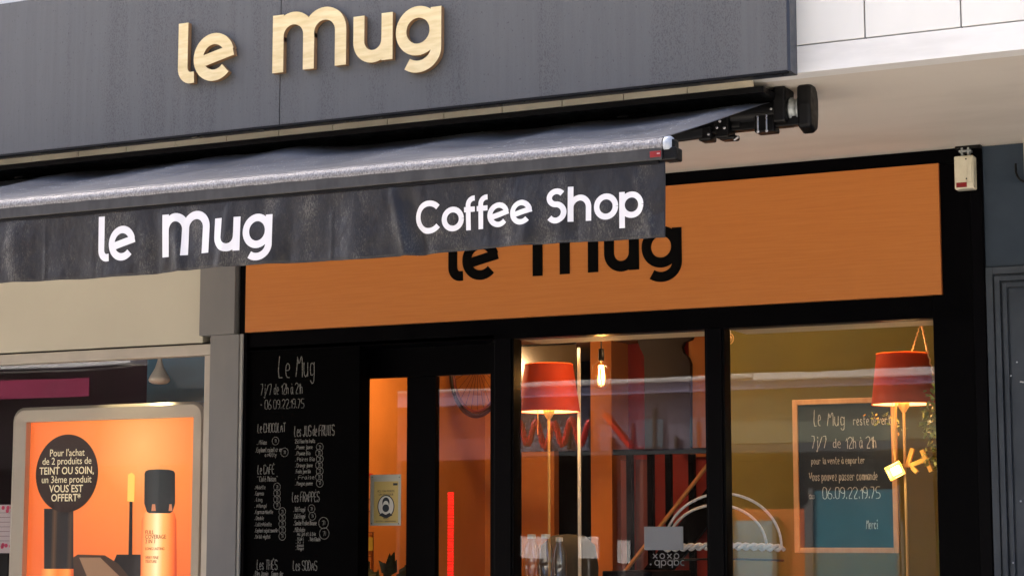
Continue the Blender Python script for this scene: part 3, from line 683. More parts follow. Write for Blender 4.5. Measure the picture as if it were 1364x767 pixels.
# the printed bottles: flat print, layer over layer
pl = [0]
def pr_rect(name, pts, m, dy=None):
    pl[0] += 1; y = PY-.002-.0002*pl[0] if dy is None else dy
    return MB().prism([(at(x, y_, PY).x, at(x, y_, PY).z) for x, y_ in pts], y, y+.0001).build(name, m, pb)
CAPM = flat('print_black', (.012, .012, .014), .0); CAPH = flat('print_brown_sheen', (.10, .05, .02), .10); AMB = flat('print_amber', (1, .30, .05), .5); AMBL = flat('print_amber_light', (1, .62, .28), .65); AMBD = flat('print_amber_dark', (.70, .11, .02), .35)
def sheen(name, pxa, pxb, stops, e):
    """ink that changes colour across the width of the printed object"""
    m = mat(name, (1, 1, 1), .4); g = N(m, 'ShaderNodeNewGeometry'); sp_ = N(m, 'ShaderNodeSeparateXYZ'); LK(m, g.outputs['Position'], sp_.inputs[0])
    mr = N(m, 'ShaderNodeMapRange'); LK(m, sp_.outputs[0], mr.inputs[0]); mr.inputs[1].default_value = ax(pxa, 700, PY); mr.inputs[2].default_value = ax(pxb, 700, PY)
    c = ramp(m, mr.outputs[0], stops); b = m.node_tree.nodes['Principled BSDF']; LK(m, c, b.inputs['Base Color']); LK(m, c, b.inputs['Emission Color']); b.inputs['Emission Strength'].default_value = e; return m
SL = sheen('print_left_cap', 57, 99, [(0, (.01, .01, .012)), (.28, (.012, .012, .014)), (.38, (.14, .07, .03)), (.48, (.02, .015, .014)), (.78, (.015, .015, .018)), (.88, (.09, .05, .03)), (1, (.01, .01, .012))], .04)
SLB = sheen('print_left_body', 54, 99, [(0, (.75, .10, .01)), (.3, (1, .42, .10)), (.55, (.95, .20, .02)), (.85, (1, .32, .06)), (1, (.6, .06, .01))], .14)
SR = sheen('print_right_cap', 192, 235, [(0, (.008, .012, .014)), (.3, (.03, .045, .05)), (.55, (.022, .034, .038)), (.85, (.014, .02, .024)), (1, (.006, .008, .01))], .05)
SRB = sheen('print_right_body', 188, 236, [(0, (.60, .10, .02)), (.12, (.95, .30, .08)), (.30, (1, .50, .20)), (.45, (1, .74, .42)), (.62, (1, .42, .12)), (.85, (.90, .18, .03)), (1, (.5, .04, .01))], .2)
pr_rect('printed_bottle', [(59, 677), (98, 677), (98, 757), (59, 757)], SL)
pr_rect('printed_bottle', [(55, 757), (97, 757), (99, 800), (54, 800)], SLB)
pr_rect('printed_bottle', [(196, 679), (230, 679), (233, 684), (235, 692), (236, 800), (188, 800), (189, 692), (192, 684)], SRB)
pr_rect('printed_bottle', [(193, 630), (194.5, 627), (199, 625.3), (212, 624.6), (226, 625.2), (231.5, 626.7), (233.5, 630), (233.5, 670), (230, 681), (227, 683), (199, 683), (196, 681), (192.5, 670)], SR)
pr_rect('printed_bottle', [(203, 671), (207, 671), (208, 680), (202, 680)], flat('print_rose', (.75, .30, .14), .2)); pr_rect('printed_bottle', [(226, 671), (229, 671), (230, 680), (225, 680)], flat('print_rose_dark', (.75, .30, .14), .2))
pr_rect('printed_wand', [(173, 665), (177, 665), (176.5, 742), (171.5, 742)], CAPM)
pr_rect('printed_wand', [(171, 632), (176, 629), (180, 633), (179, 668), (170, 667)], flat('print_yellow', (.95, .50, .10), .6))
pr_rect('printed_wand', [(156, 738), (188, 738), (187, 800), (152, 800), (150, 752)], CAPM)
pr_rect('printed_compact', [(98, 742), (104, 738), (140, 739), (158, 750), (172, 767), (180, 800), (99, 800)], flat('print_compact', (.09, .05, .03), .08))
pr_rect('printed_compact', [(106, 742), (134, 742), (160, 767), (162, 800), (130, 800)], flat('print_compact_sheen', (.38, .22, .12), .2))
for t, py_, s_ in (('FULL', 711, .036), ('COVERAGE', 717, .036), ('2 IN 1', 723, .036), ('LONG LASTING', 732, .024), ('VERY FINE', 744, .026), ('TEXTURE', 749, .024)):
    text_mesh(t, s_, ax(194, py_, PY), az(194, py_, PY), PY-.0055, flat('print_rust', (.28, .05, .01), .1), pb, 'lettering', 'LEFT', sx=.85)
dl = thing('window_downlight', 'small downlight at the head of the left window above the light box', 'downlight', (ax(175, 500, .2), .2, 2.78))
MB().lathe([(.05, .05), (.05, -.01), (.043, -.02)], (ax(175, 500, .2), .2, 2.775), 20).build('ring', BOLT, dl)
l = bpy.data.lights.new('downlight', 'SPOT'); l.energy = 3; l.spot_size = R(100); l.spot_blend = .6; l.color = (1, .78, .45); l.shadow_soft_size = .03
lo = bpy.data.objects.new('downlight', l); COL.objects.link(lo); lo.location = (ax(175, 500, .2), .19, 2.75); lo.rotation_euler = (R(12), 0, 0)
# little printed card at far left
cd = thing('paper_card', 'white printed card with pink corner left of the light box', 'card', (-8.7, .45, 1.3))
a_, b_ = at(-20, 672, .4), at(17, 736, .4)
MB().box(a_.x, b_.x, .4, .404, b_.z, a_.z).build('sheet', mat('card_paper', (.62, .52, .50), .6), cd)
for k in range(7):
    MB().box(a_.x+.04, b_.x-.03, .3985, .3995, a_.z-.05-.03*k, a_.z-.054-.03*k).build('printed_line', flat('card_ink', (.3, .2, .2)), cd)
for k in range(9):
    c_ = (b_.x-.02-.035*(k % 3)+.01*jr.random(), a_.z-.02-.02*(k//3) if k < 5 else b_.z+.02+.012*k/3)
    MB().prism([(c_[0]+.014*cos(q*pi/3), c_[1]+.014*sin(q*pi/3)) for q in range(6)], .396, .3975).build('petal_print', flat('card_pink', (.65, .04, .12)), cd)
dsk = struct(MB().box(-9.5, ax(17, 740, .5), .45, .9, .0, az(10, 737, .45)-.0).build('window_display_plinth', SHDW))

# ------------------------------------------------------------------ right: blue-grey wall, panelled door surround, device, pipe
rw = thing('blue_grey_facade', 'blue-grey painted wall with nested panel mouldings right of the black post', 'wall', (-1.8, 0, 0))
MB().box(PX1+.001, -1.0, -.005, .1, 0, SZ-.001).build('wall_face', BLUEG, rw)
mx = ax(1319, 560, -.02); mt = az(1330, 356, -.02)
lay = [(0, .035, -.030), (.035, .012, -.016), (.047, .024, -.045), (.071, .010, -.018), (.081, .022, -.036), (.103, .008, -.018), (.111, .5, -.026)]
for k, (o_, w_, y_) in enumerate(lay):
    a = mx+o_; t = mt-o_
    if k < len(lay)-1:
        mb = MB(); mb.box(a, a+w_, y_, -.0045, 0, t).box(a+w_, -1.0, y_, -.0045, t-w_, t)
        mb.build('moulding', BLUEM, rw, bevel=.002)
    else: MB().box(a, -1.0, y_, -.0045, 0, t).build('panel', BLUEM, rw, bevel=.002)
for px_, py_ in ((1349, 749), (1346, 500), (1354, 482), (1359, 667)):
    p = at(px_, py_, -.05); MB().lathe([(0, -.004), (.0045, -.003), (.005, 0)], (p.x, -.04, p.z), 8, 'Y').build('fleck', CAP, rw)
p = at(1362, 509, -.05); MB().tube([(p.x-.012, -.05, p.z+.004), (p.x+.02, -.05, p.z-.003)], .004, 8).build('hook', BOLT, rw)
dv = thing('alarm_box', 'small cream alarm box with red label on a bracket high on the black post', 'alarm box', (-2.37, -.1, 3.35))
a, b = at(1271, 209, -.09), at(1298, 251, -.09)
MB().box(a.x, b.x, -.10, -.03, b.z, a.z).build('housing', CREAMP, dv, bevel=.007, seg=3)
MB().box(b.x-.028, b.x-.008, -.106, -.1005, b.z+.03, a.z-.012).build('slider', CREAMP, dv, bevel=.002)
MB().box(a.x+.010, a.x+.062, -.1030, -.1002, b.z+.008, b.z+.032).build('red_label', RED, dv)
for zz in (a.z-.018, b.z+.05): MB().lathe([(0, -.003), (.004, -.002), (.004, 0)], (b.x-.036, -.1, zz), 8, 'Y').build('screw', BLACKM, dv)
mb = MB(); mb.box(a.x+.03, a.x+.04, -.075, -.04, a.z, SZ-.012).box(a.x+.062, a.x+.072, -.075, -.04, a.z, SZ-.012).box(a.x+.02, a.x+.08, -.08, -.04, a.z+.022, a.z+.032)
mb.build('bracket', GALV, dv)
MB().box(a.x+.0, b.x+.03, -.07, -.03, SZ-.016, SZ-.002).build('mount_plate', BLACKM, dv)
pp = thing('cream_pipe', 'cream vertical pipe with a black hooked cable at the top right corner', 'pipe', (-2.05, -.1, 3.3))
p = at(1369, 215, -.1); MB().tube([(p.x, -.08, 2.0), (p.x, -.08, SZ)], .020, 14).build('tube', CREAMP, pp) if False else MB().tube([(p.x+.003, -.08, az(1364, 246, -.1)), (p.x+.003, -.08, SZ-.002)], .026, 16).build('tube', CREAMP, pp)
q = at(1353, 226, -.1)
hk = [(q.x, -.1, q.z+.03), (q.x, -.1, q.z)]+[(q.x+.05-.05*cos(R(k*15)), -.1, q.z-.065*sin(R(k*15))) for k in range(0, 8)]
MB().tube(hk, .006, 8).build('cable', BLACKM, pp)

# ------------------------------------------------------------------ coffee shop interior
LX = -6.72
struct(MB().box(LX-.1, LX, .10, 6, 0, 3.1).build('left_party_wall', ORW))
struct(MB().box(-2.45, -2.35, .13, 6, 0, 3.1).build('right_party_wall', OLIVE))
struct(MB().box(LX, -2.45, .13, 6, -.03, .02).build('interior_floor', IFLOOR))
struct(MB().box(LX-.1, -2.35, .38, 6, 3.02, 3.12).build('interior_ceiling', CEIL))
struct(MB().box(LX, -2.45, .121, .379, 2.80, 3.12).build('lintel_back', CEIL))
struct(MB().box(-4.46, -2.45, 2.0, 2.08, .02, 3.02).build('olive_partition', OLIVE))
WB = 3.2
def wpart(name, pxa, pxb, m, Y=WB, z0=.02, z1=3.02, th=.08):
    return struct(MB().box(ax(pxa, 600, Y), ax(pxb, 600, Y), Y, Y+th, z0, z1).build(name, m))
wpart('ochre_wall', 640, 738, ORW); wpart('dark_doorway', 738, 788, DARKW, WB+1.2); wpart('orange_column', 787, 815, ORW, WB-.2, th=.3)
wpart('red_wall', 815, 990, REDW, WB+.1); wpart('orange_wall_right', 919, 965, ORW, WB-.25, z0=az(930, 610, WB))
wpart('back_wall', 560, 1100, DARKW, 5.9)
# carved dark panel
Yc = WB-.3
cp = [(850, 440), (926, 440), (920, 452), (911, 455), (908, 462), (910, 470), (916, 476), (919, 484), (919, 600), (859, 600), (858, 475), (852, 462), (848, 450)]
o = MB().prism([(ax(x, y, Yc), az(x, y, Yc)) for x, y in cp], Yc, Yc+.05).build('carved_panel', DARKW); tag(o, 'dark carved panel with curved upper edges between red and orange walls', 'panel')
# stair with red panels
stt = thing('staircase', 'dark stair with orange handrail and red panels behind the middle window', 'staircase', (-5, 2.6, 0))
Ys = 2.6
pA, pB = at(833, 760, Ys), at(917, 652, Ys); dd = (pB-pA)
MB().tube([pA-dd*.2, pB+dd*.6], .014, 10).build('handrail', PINE, stt)
MB().obox(pA-dd*.2+Vector((.12, .03, -.12)), pB+dd*.6+Vector((.12, .03, -.12)), .04, .16).build('stringer', BLACK, stt)
for px_ in (834, 862, 886, 917): MB().box(ax(px_, 650, Ys)-.02, ax(px_, 650, Ys)+.02, Ys+.05, Ys+.09, .5, az(px_, 604, Ys)).build('post', BLACK, stt)
MB().box(ax(815, 604, Ys), ax(945, 604, Ys), Ys+.02, Ys+.10, az(880, 604, Ys), az(880, 597, Ys)).build('beam', BLACK, stt)
for a, b, m in ((818, 832, MAUVE), (838, 856, MAUVE), (864, 882, REDW), (893, 912, REDW), (920, 946, REDW)):
    MB().box(ax(a, 700, Ys), ax(b, 700, Ys), Ys+.12, Ys+.14, .3, az(a, 611, Ys)).build('panel', m, stt)
# ceiling boards with dark frame (upper left of middle window)
ob = thing('dark_mirror', 'dark framed board high behind the left red lamp', 'mirror', (-5.3, 1.6, 2.4))
Ym = 1.7
a, b = at(692, 462, Ym), at(768, 600, Ym)
MB().box(a.x, b.x, Ym, Ym+.02, b.z, a.z).build('board', mat('dark_glass', (.03, .022, .012), .2), ob)
fr = MB(); fr.box(a.x-.01, a.x+.004, Ym-.01, Ym-.001, b.z, a.z).box(a.x-.01, b.x, Ym-.01, Ym-.001, a.z, a.z+.012); fr.build('frame', BLACK, ob)
gp = MB().box(ax(769.3, 600, 1.2), ax(773, 600, 1.2), 1.2, 1.21, .02, az(770, 463, 1.2)).build('glass_screen_edge', mat('pale_edge', (.75, .74, .66), .25)); tag(gp, 'thin pale vertical edge strip beside the left red lamp', 'edge strip')
def bx(px_a, py_a, px_b, py_b, Y, th=.004):
    a, b = at(px_a, py_a, Y), at(px_b, py_b, Y); return MB().box(a.x, b.x, Y, Y+th, b.z, a.z)

# floor lamps
def point(name, loc, w_, col, r=.03):
    l = bpy.data.lights.new(name, 'POINT'); l.energy = w_; l.color = col; l.shadow_soft_size = r
    o = bpy.data.objects.new(name, l); COL.objects.link(o); o.location = loc; return o
BULB = emis('warm_bulb', (1, .62, .25), 3)
def floor_lamp(label, pcx, ptop, pbot, wtop, wbot, Y, power, grp):
    c = at(pcx, ptop, Y); zb = az(pcx, pbot, Y); sc = at(pcx+50, ptop, Y).x-at(pcx-50, ptop, Y).x; rt, rb = wtop*sc/200*.94, wbot*sc/200*.94
    t = thing('floor_lamp', label, 'floor lamp', (c.x, Y, .02), grp)
    n = 64
    MB().lathe([(rt, c.z-zb), (rb, 0)], (c.x, Y, zb), n).build('lamp_shade', SHADE, t)
    MB().lathe([(rt-.003, c.z-zb), (rb-.003, .001)], (c.x, Y, zb), n).build('shade_lining', LINING, t)
    tr = MB(); tr.lathe([(rt-.003, c.z-zb-.004), (rt+.001, c.z-zb-.004), (rt+.001, c.z-zb+.004), (rt-.003, c.z-zb+.004)], (c.x, Y, zb), n); tr.lathe([(rb-.003, -.003), (rb+.001, -.003), (rb+.001, .005)], (c.x, Y, zb), n); tr.build('shade_trim', SHADE, t)
    MB().tube([(c.x, Y, .03), (c.x, Y, zb-.02)], .0082, 12).build('pole', BRASS, t)
    MB().lathe([(.011, -.03), (.03, 0), (.034, .02), (.02, .05)], (c.x, Y, zb-.015), 16).build('socket', BRASS, t)
    MB().lathe([(0, .17), (.02, .165), (.033, .13), (.03, .09), (.015, .05)], (c.x, Y, zb), 16).build('bulb', BULB, t)
    MB().lathe([(0, .03), (.13, .028), (.15, .0)], (c.x, Y, .02), 28).build('base', BRASS, t)
    MB().tube([(c.x-.05, Y-.05, zb+.03), (c.x-.05, Y-.05, zb-.14)], .0022, 6).build('pull_chain', BRASS, t)
    point('lamp_light', (c.x, Y, zb+.20), power, (1, .66, .34), .03)
    return c, zb
floor_lamp('lit red shaded floor lamp left of the hanging filament bulb', 731, 486, 548, 62, 80, 1.0, 1.9, 'red floor lamps')
floor_lamp('lit red shaded floor lamp in front of the framed chalkboard', 1202, 472, 538, 72, 88, .95, 1.9, 'red floor lamps')
# hanging filament bulb
hb = at(801, 500, .75)
pe = thing('pendant_bulb', 'large glowing filament bulb on a black cord in the middle window', 'pendant bulb', (hb.x, .75, hb.z))
MB().tube([(hb.x, .75, hb.z+.14), (hb.x, .75, 3.02)], .004, 8).build('cord', BLACKM, pe)
MB().lathe([(0, .16), (.016, .155), (.018, .10), (.014, .085), (0, .085)], (hb.x, .75, hb.z), 16).build('socket', BLACKM, pe)
CG = glass('bulb_glass', .05, (1, .85, .6))
MB().lathe([(.012, .088), (.024, .075), (.050, .062), (.055, .04), (.052, -.01), (.042, -.05), (.022, -.075), (0, -.08)], (hb.x, .75, hb.z), 28).build('glass_envelope', CG, pe)
FIL = emis('filament', (1, .50, .13), 14)
for k in range(5):
    an = k*1.256
    MB().tube([(hb.x+.012*cos(an), .75+.012*sin(an), hb.z+.06), (hb.x+.018*cos(an+.5), .75+.018*sin(an+.5), hb.z), (hb.x+.010*cos(an+.8), .75+.01*sin(an+.8), hb.z-.05)], .0016, 6).build('filament', FIL, pe)
MB().tube([(hb.x, .75, hb.z+.08), (hb.x, .75, hb.z-.055)], .003, 6).build('stem', BRASS, pe)
point('pendant_light', (hb.x, .75, hb.z), .7, (1, .58, .24), .03)
# the same kind of pendant over the tables and behind the door
for i_, (x, y, z, lab, e) in enumerate(((-5.95, 1.25, 2.86, 'warm globe pendant by the ceiling behind the door glass', 9), (-4.35, .75, 2.95, 'warm globe pendant by the ceiling near the staircase', 2.2), (-3.7, .8, 2.94, 'warm globe pendant by the ceiling before the olive wall', 1.1))):
    t = thing('globe_pendant', lab, 'pendant lamp', (x, y, z), 'globe pendants')
    MB().lathe([(.001, .05), (.03, .04), (.05, 0), (.03, -.04), (0, -.05)], (x, y, z), 16).build('globe', emis('globe_glow_%d' % i_, (1, .62, .28), 6), t)
    MB().tube([(x, y, z+.05), (x, y, 3.02)], .006, 8).build('stem', BRASS, t)
    point('pendant_light', (x, y, z-.08), e, (1, .60, .28), .05)

# framed chalkboard
YC = 1.15
cbx0, cbx1, cbz0, cbz1 = ax(1057.5, 640, YC), ax(1196, 640, YC), az(1120, 736, YC), az(1105, 531, YC)
cb = thing('framed_chalkboard', 'pine framed chalkboard with white handwritten opening hours in the right window', 'chalkboard', (cbx0+.3, YC, cbz0))
MB().box(cbx0+.01, cbx1-.01, YC+.004, YC+.016, cbz0+.01, cbz1-.01).build('slate_panel', SLATE2, cb)
fw = .030
for (a, b, c_, d) in ((cbx0, cbx0+fw, cbz0, cbz1), (cbx1-fw, cbx1, cbz0, cbz1), (cbx0+fw+.0005, cbx1-fw-.0005, cbz1-fw, cbz1), (cbx0+fw+.0005, cbx1-fw-.0005, cbz0, cbz0+fw)):
    MB().box(a, b, YC-.012, YC+.02, c_, d).build('frame_bar', PINE, cb, bevel=.003)
YK = YC+.0035
for t, a, by, b, cp_, wd in (('Le', 1084, 567, 1095, 22, .005), ('Mug', 1102, 567, 1128, 18, .005), ('reste ouvert', 1137, 566, 1188, 12, .004), ('7j/7', 1081, 597, 1103, 16, .0045), ('de', 1110, 596, 1122, 12, .004), ('12h à 21h', 1127, 597, 1169, 15, .0045),
                    ('pour la vente à emporter', 1081, 618, 1153, 9, .0036), ('Vous pouvez passer commande', 1078, 640, 1170, 11, .004), ('au', 1078, 664, 1086, 8, .004), ('06.09.22.19.75', 1096, 664, 1174, 15, .005), ('Merci', 1154, 704, 1170, 12, .004)):
    chalk(t, a, by, b, cp_, YK, CHALK, cb, wd*.8)
for ex in (): MB().tube([(ex, YC, cbz1), (ex-.0, YC+.1, 3.02)], .002, 6).build('cord', BLACKM, cb)

# rope sling above the right lamp, with chain
rp = thing('hanging_ropes', 'thin twisted cords hanging from the ceiling above the right lamp', 'cord', (-3, .9, 2.8))
top = at(1227, 429, .9)
for k, (px_, py_) in enumerate(((1214, 470), (1236, 470), (1243, 500))):
    e = at(px_, py_, .9); mb = MB(); n = 26
    mb.tube([top.lerp(e, q/n)+Vector((.0035*sin(q*1.8), .0035*cos(q*1.8), 0)) for q in range(n+1)], .0045 if k else .003, 6); mb.build('rope', PINE, rp)
# clamp spotlight and the wooden letters
Yl = .88
sp = thing('clamp_spotlight', 'small bright clamp spotlight beside the right lamp pole', 'spotlight', (at(1192, 628, Yl).x, Yl, at(1192, 628, Yl).z))
q = at(1194, 626, Yl)
f_ = Vector((-.12, -1, -.15)).normalized()
tl = Matrix.Rotation(R(24), 3, f_); e1 = tl @ f_.cross(Vector((0, 0, 1))).normalized(); e2 = tl @ Vector((0, 0, 1)); e2 = (e2-f_*e2.dot(f_)).normalized()
def quadring(d, a_, b_): return [q+f_*d+e1*i_*a_+e2*j_*b_ for i_, j_ in ((-1, -1), (1, -1), (1, 1), (-1, 1))]
sh = MB(); sh.add(quadring(-.07, .02, .015)+quadring(0, .040, .032)+quadring(.02, .050, .040), [(0, 1, 2, 3)]+[(o_+k, o_+(k+1) % 4, o_+4+(k+1) % 4, o_+4+k) for o_ in (0, 4) for k in range(4)])
hs = sh.build('housing', mat('yellow_metal', (.75, .5, .12), .35), sp); hs.modifiers.new('t', 'SOLIDIFY').thickness = .003
MB().add(quadring(.002, .026, .020)+quadring(.006, .026, .020), [(3, 2, 1, 0), (4, 5, 6, 7)]).build('lens', emis('spot_lens', (1, .82, .42), 6), sp)
MB().tube([q, q+Vector((-.015, .02, .12)), q+Vector((.0, .03, .38))], .007, 8).build('arm', BRASS, sp)
point('spot_light', q+f_*.10, .4, (1, .80, .45), .03)
YW = mat('yellow_wood', (.85, .42, .05), .5); vary(YW, (.90, .38, .03), (.95, .50, .06), 14)
hh = thing('wooden_letter', 'crooked yellow wooden letter H hanging beside the clamp spotlight', 'wooden letter', (at(1225, 612, .9).x, .9, at(1225, 612, .9).z))
for (p0, p1) in (((1216, 597), (1208, 622)), ((1228, 599), (1241, 628)), ((1212, 620), (1232, 612)), ((1215, 622), (1222, 629))):
    MB().obox(at(*p0, .9), at(*p1, .9), .024, .024, (0, 1, 0)).build('stroke', YW, hh, bevel=.002)
# vine leaves at the right edge
LEAF = mat('leaf', (.10, .12, .015), .5); vary(LEAF, (.10, .13, .015), (.50, .46, .06), 14)
STEM = mat('stem', (.06, .05, .02), .7)
vn = thing('hanging_vine', 'leafy hanging vine at the right edge of the right window', 'plant', (at(1248, 520, .8).x, .8, at(1248, 520, .8).z))
def leaf(mb, c, d, s, tw):
    d = Vector(d).normalized(); n = d.cross(Vector((0, -1, .3))).normalized(); u = d.cross(n).normalized()
    n = (n*cos(tw)+u*sin(tw)); c = Vector(c)
    mb.add([c, c+d*s*.35+n*s*.28, c+d*s, c+d*s*.35-n*s*.28, c+d*s*.45+u*s*.06], [(0, 1, 4), (1, 2, 4), (2, 3, 4), (3, 0, 4)], True)
lr = random.Random(5)
path = [at(1245+4*sin(k*.5), 512+k*5.4, .8) for k in range(20)]
MB().tube(path, .002, 6).build('stem', STEM, vn)
for k in range(150):
    p = path[lr.randrange(20)]+Vector((lr.gauss(-.005, .03), lr.gauss(0, .03), lr.gauss(0, .015)))
    mb = MB(); leaf(mb, p, (lr.uniform(-1, 1), lr.uniform(-1, .2), lr.uniform(-1, .3)), lr.uniform(.028, .05), lr.uniform(0, 3)); mb.build('leaf', LEAF, vn)
v2 = thing('trailing_vine', 'sparse trailing vine leaves under the right lampshade', 'plant', (at(1165, 560, 1.0).x, 1.0, at(1165, 560, 1.0).z))
path2 = [at(1163+k*4, 552+6*sin(k*.8)+k*1.2, 1.05) for k in range(11)]; MB().tube(path2, .0015, 6).build('stem', STEM, v2)
for k in range(34):
    p = path2[lr.randrange(11)]+Vector((lr.gauss(0, .02), 0, lr.gauss(0, .02)))
    mb = MB(); leaf(mb, p, (lr.uniform(-1, 1), lr.uniform(-1, .2), lr.uniform(-1, .4)), lr.uniform(.016, .03), lr.uniform(0, 3)); mb.build('leaf', YW if k % 5 == 0 else LEAF, v2)
# carved ornament top left of right window
orn = thing('hanging_ornament', 'small gold ornament in the top left corner of the right window', 'ornament', (at(970, 450, .5).x, .5, at(970, 450, .5).z))
oc = at(971, 451, .5)
MB().lathe([(0, .02), (.012, .014), (.018, 0), (.012, -.014), (0, -.024)], (oc.x, .5, oc.z), 12).build('bead', BRASS, orn)
MB().tube([(oc.x+.026*cos(k*pi/8), .5, oc.z+.03*sin(k*pi/8)) for k in range(17)], .004, 8).build('ring', BRASS, orn)
MB().tube([(oc.x, .5, oc.z+.03), (oc.x, .5, 3.0)], .002, 6).build('string', BLACKM, orn)

# white hooped object seen across both windows
ROPE = mat('white_rope', (.62, .62, .62), .6)
vary(ROPE, (.5, .5, .5), (.7, .7, .7), 40)
hp = thing('rope_hoop', 'white double-hooped rope basket across the mullion between the windows', 'hoop basket', (at(965, 733, .5).x, .5, 1.5))
for (pc, rx_, ry_, yy) in ((963, 78, 71, .45), (955, 66, 56, .6)):
    MB().tube([at(pc+rx_*cos(R(a_)), 728-ry_*sin(R(a_)), yy) for a_ in range(0, 181, 5)], .0075, 8).build('hoop', ROPE, hp)
mb = MB()
for s_ in (0, pi):
    mb.tube([at(884+160*k/60, 730+3.0*sin(k*.8+s_)-3*sin(k*.05), .5)+Vector((0, .012*cos(k*.8+s_), 0)) for k in range(61)], .011, 8)
mb.build('braided_rim', ROPE, hp)
MB().tube([at(884+160*k/20, 746-2*sin(k*.157), .52) for k in range(21)], .006, 8).build('lower_rim', BLACKM, hp)

# door side: mask notice, bicycle, light strip, plant
Yn = DY-.004
mk = thing('mask_notice', 'laminated yellow notice with bearded man in face mask on the left door pane', 'notice', (at(515, 665, Yn).x, Yn, at(515, 699, Yn).z))
a, b = at(493.5, 632, Yn), at(534, 699.5, Yn)
MB().box(a.x, b.x, Yn-.002, Yn, b.z, a.z).build('sheet', mat('laminate', (.42, .42, .36), .3), mk)
ya, yb_ = at(498.5, 641, Yn), at(530.5, 696, Yn)
MB().box(ya.x, yb_.x, Yn-.0030, Yn-.0021, yb_.z, ya.z).build('printed_area', mat('notice_yellow', (.50, .38, .13), .5), mk)
INK = mat('ink', (.012, .02, .03), .5); PAP = mat('notice_white', (.6, .6, .56), .5)
oc = at(514.5, 674, Yn); er = .058
def ell(cx, cz, rx, rz, y, m, name, n=28, a0=0, a1=360):
    return MB().prism([(cx+rx*cos(R(a0+(a1-a0)*k/n)), cz+rz*sin(R(a0+(a1-a0)*k/n))) for k in range(n)], y-.0003, y).build(name, m, mk)
ell(oc.x, oc.z, .056, .066, Yn-.0032, INK, 'portrait_ring'); ell(oc.x, oc.z, .050, .060, Yn-.0037, PAP, 'portrait_ground')
ell(oc.x, oc.z+.022, .024, .030, Yn-.0042, INK, 'portrait_hair'); ell(oc.x, oc.z+.008, .019, .024, Yn-.0047, PAP, 'portrait_face'); ell(oc.x, oc.z-.010, .022, .022, Yn-.0052, INK, 'portrait_mask')
MB().prism([(oc.x-.045, oc.z-.052), (oc.x-.025, oc.z-.036), (oc.x, oc.z-.048), (oc.x+.025, oc.z-.036), (oc.x+.045, oc.z-.052), (oc.x, oc.z-.064)], Yn-.0060, Yn-.0056).build('portrait_shoulders', INK, mk)
text_mesh('ICI, ON PORTE', .017, oc.x, az(514, 655, Yn), Yn-.0034, INK, mk); text_mesh('UN MASQUE', .017, oc.x, az(514, 659.5, Yn), Yn-.0034, INK, mk)
text_mesh('MERCI', .012, oc.x, az(514, 691, Yn), Yn-.0034, INK, mk); text_mesh('DE VOTRE COMPRÉHENSION', .010, oc.x, az(514, 694.5, Yn), Yn-.0034, INK, mk)
MB().box(ax(524, 645, Yn), ax(530, 645, Yn), Yn-.0036, Yn-.0031, az(527, 646, Yn), az(527, 643, Yn)).build('printed_tab', INK, mk)
for px_, py_ in ((496, 635), (532, 635), (495, 697), (531, 697)):
    e = at(px_, py_, Yn); MB().lathe([(0, -.002), (.003, -.001), (.003, 0)], (e.x, Yn-.002, e.z), 8, 'Y').build('fixing', BLACKM, mk)
# wall drawings/notices behind
wn = thing('wall_papers', 'red and yellow notices pinned in a column on the orange wall behind the door', 'notices', (LX+.01, 2, 1.6))
def onwall(px_, py_):
    v = DIR*FPX+RIGHT*(px_-PW/2)-UPV*(py_-PH/2); t = (LX+.012-EYE.x)/v.x; return EYE+v*t
REDP = mat('red_paper', (.5, .03, .02), .6); YELP = mat('yellow_paper', (.5, .36, .05), .6); LINEP = mat('line_ink', (.18, .05, .02), .6)
def wq(pts, m, name='notice_frame', th=.003):
    P = [onwall(*p) for p in pts]; mb = MB(); mb.add(P+[p+Vector((th, 0, 0)) for p in P], [(0, 1, 2, 3), (7, 6, 5, 4)]+[(k, k+4, (k+1) % 4+4, (k+1) % 4) for k in range(4)]); return mb.build(name, m, wn)
for k, (x0_, y0_, x1_, y1_, m) in enumerate(((482, 608, 486, 612, REDP), (482, 616, 487, 620, REDP), (482, 624, 487, 629, REDP), (489, 630, 496, 633, REDP), (489, 630, 491, 662, REDP), (483, 664, 494, 665.5, LINEP), (483, 680, 496, 681.5, LINEP), (483, 708, 498, 709.5, LINEP), (483, 715, 497, 733, YELP), (496, 708, 497.4, 767, LINEP), (482, 640, 486, 645, LINEP), (483, 650, 488, 660, LINEP), (483, 690, 490, 692, LINEP), (484, 740, 494, 741.5, LINEP))):
    wq([(x0_, y0_), (x1_, y0_), (x1_, y1_), (x0_, y1_)], m)
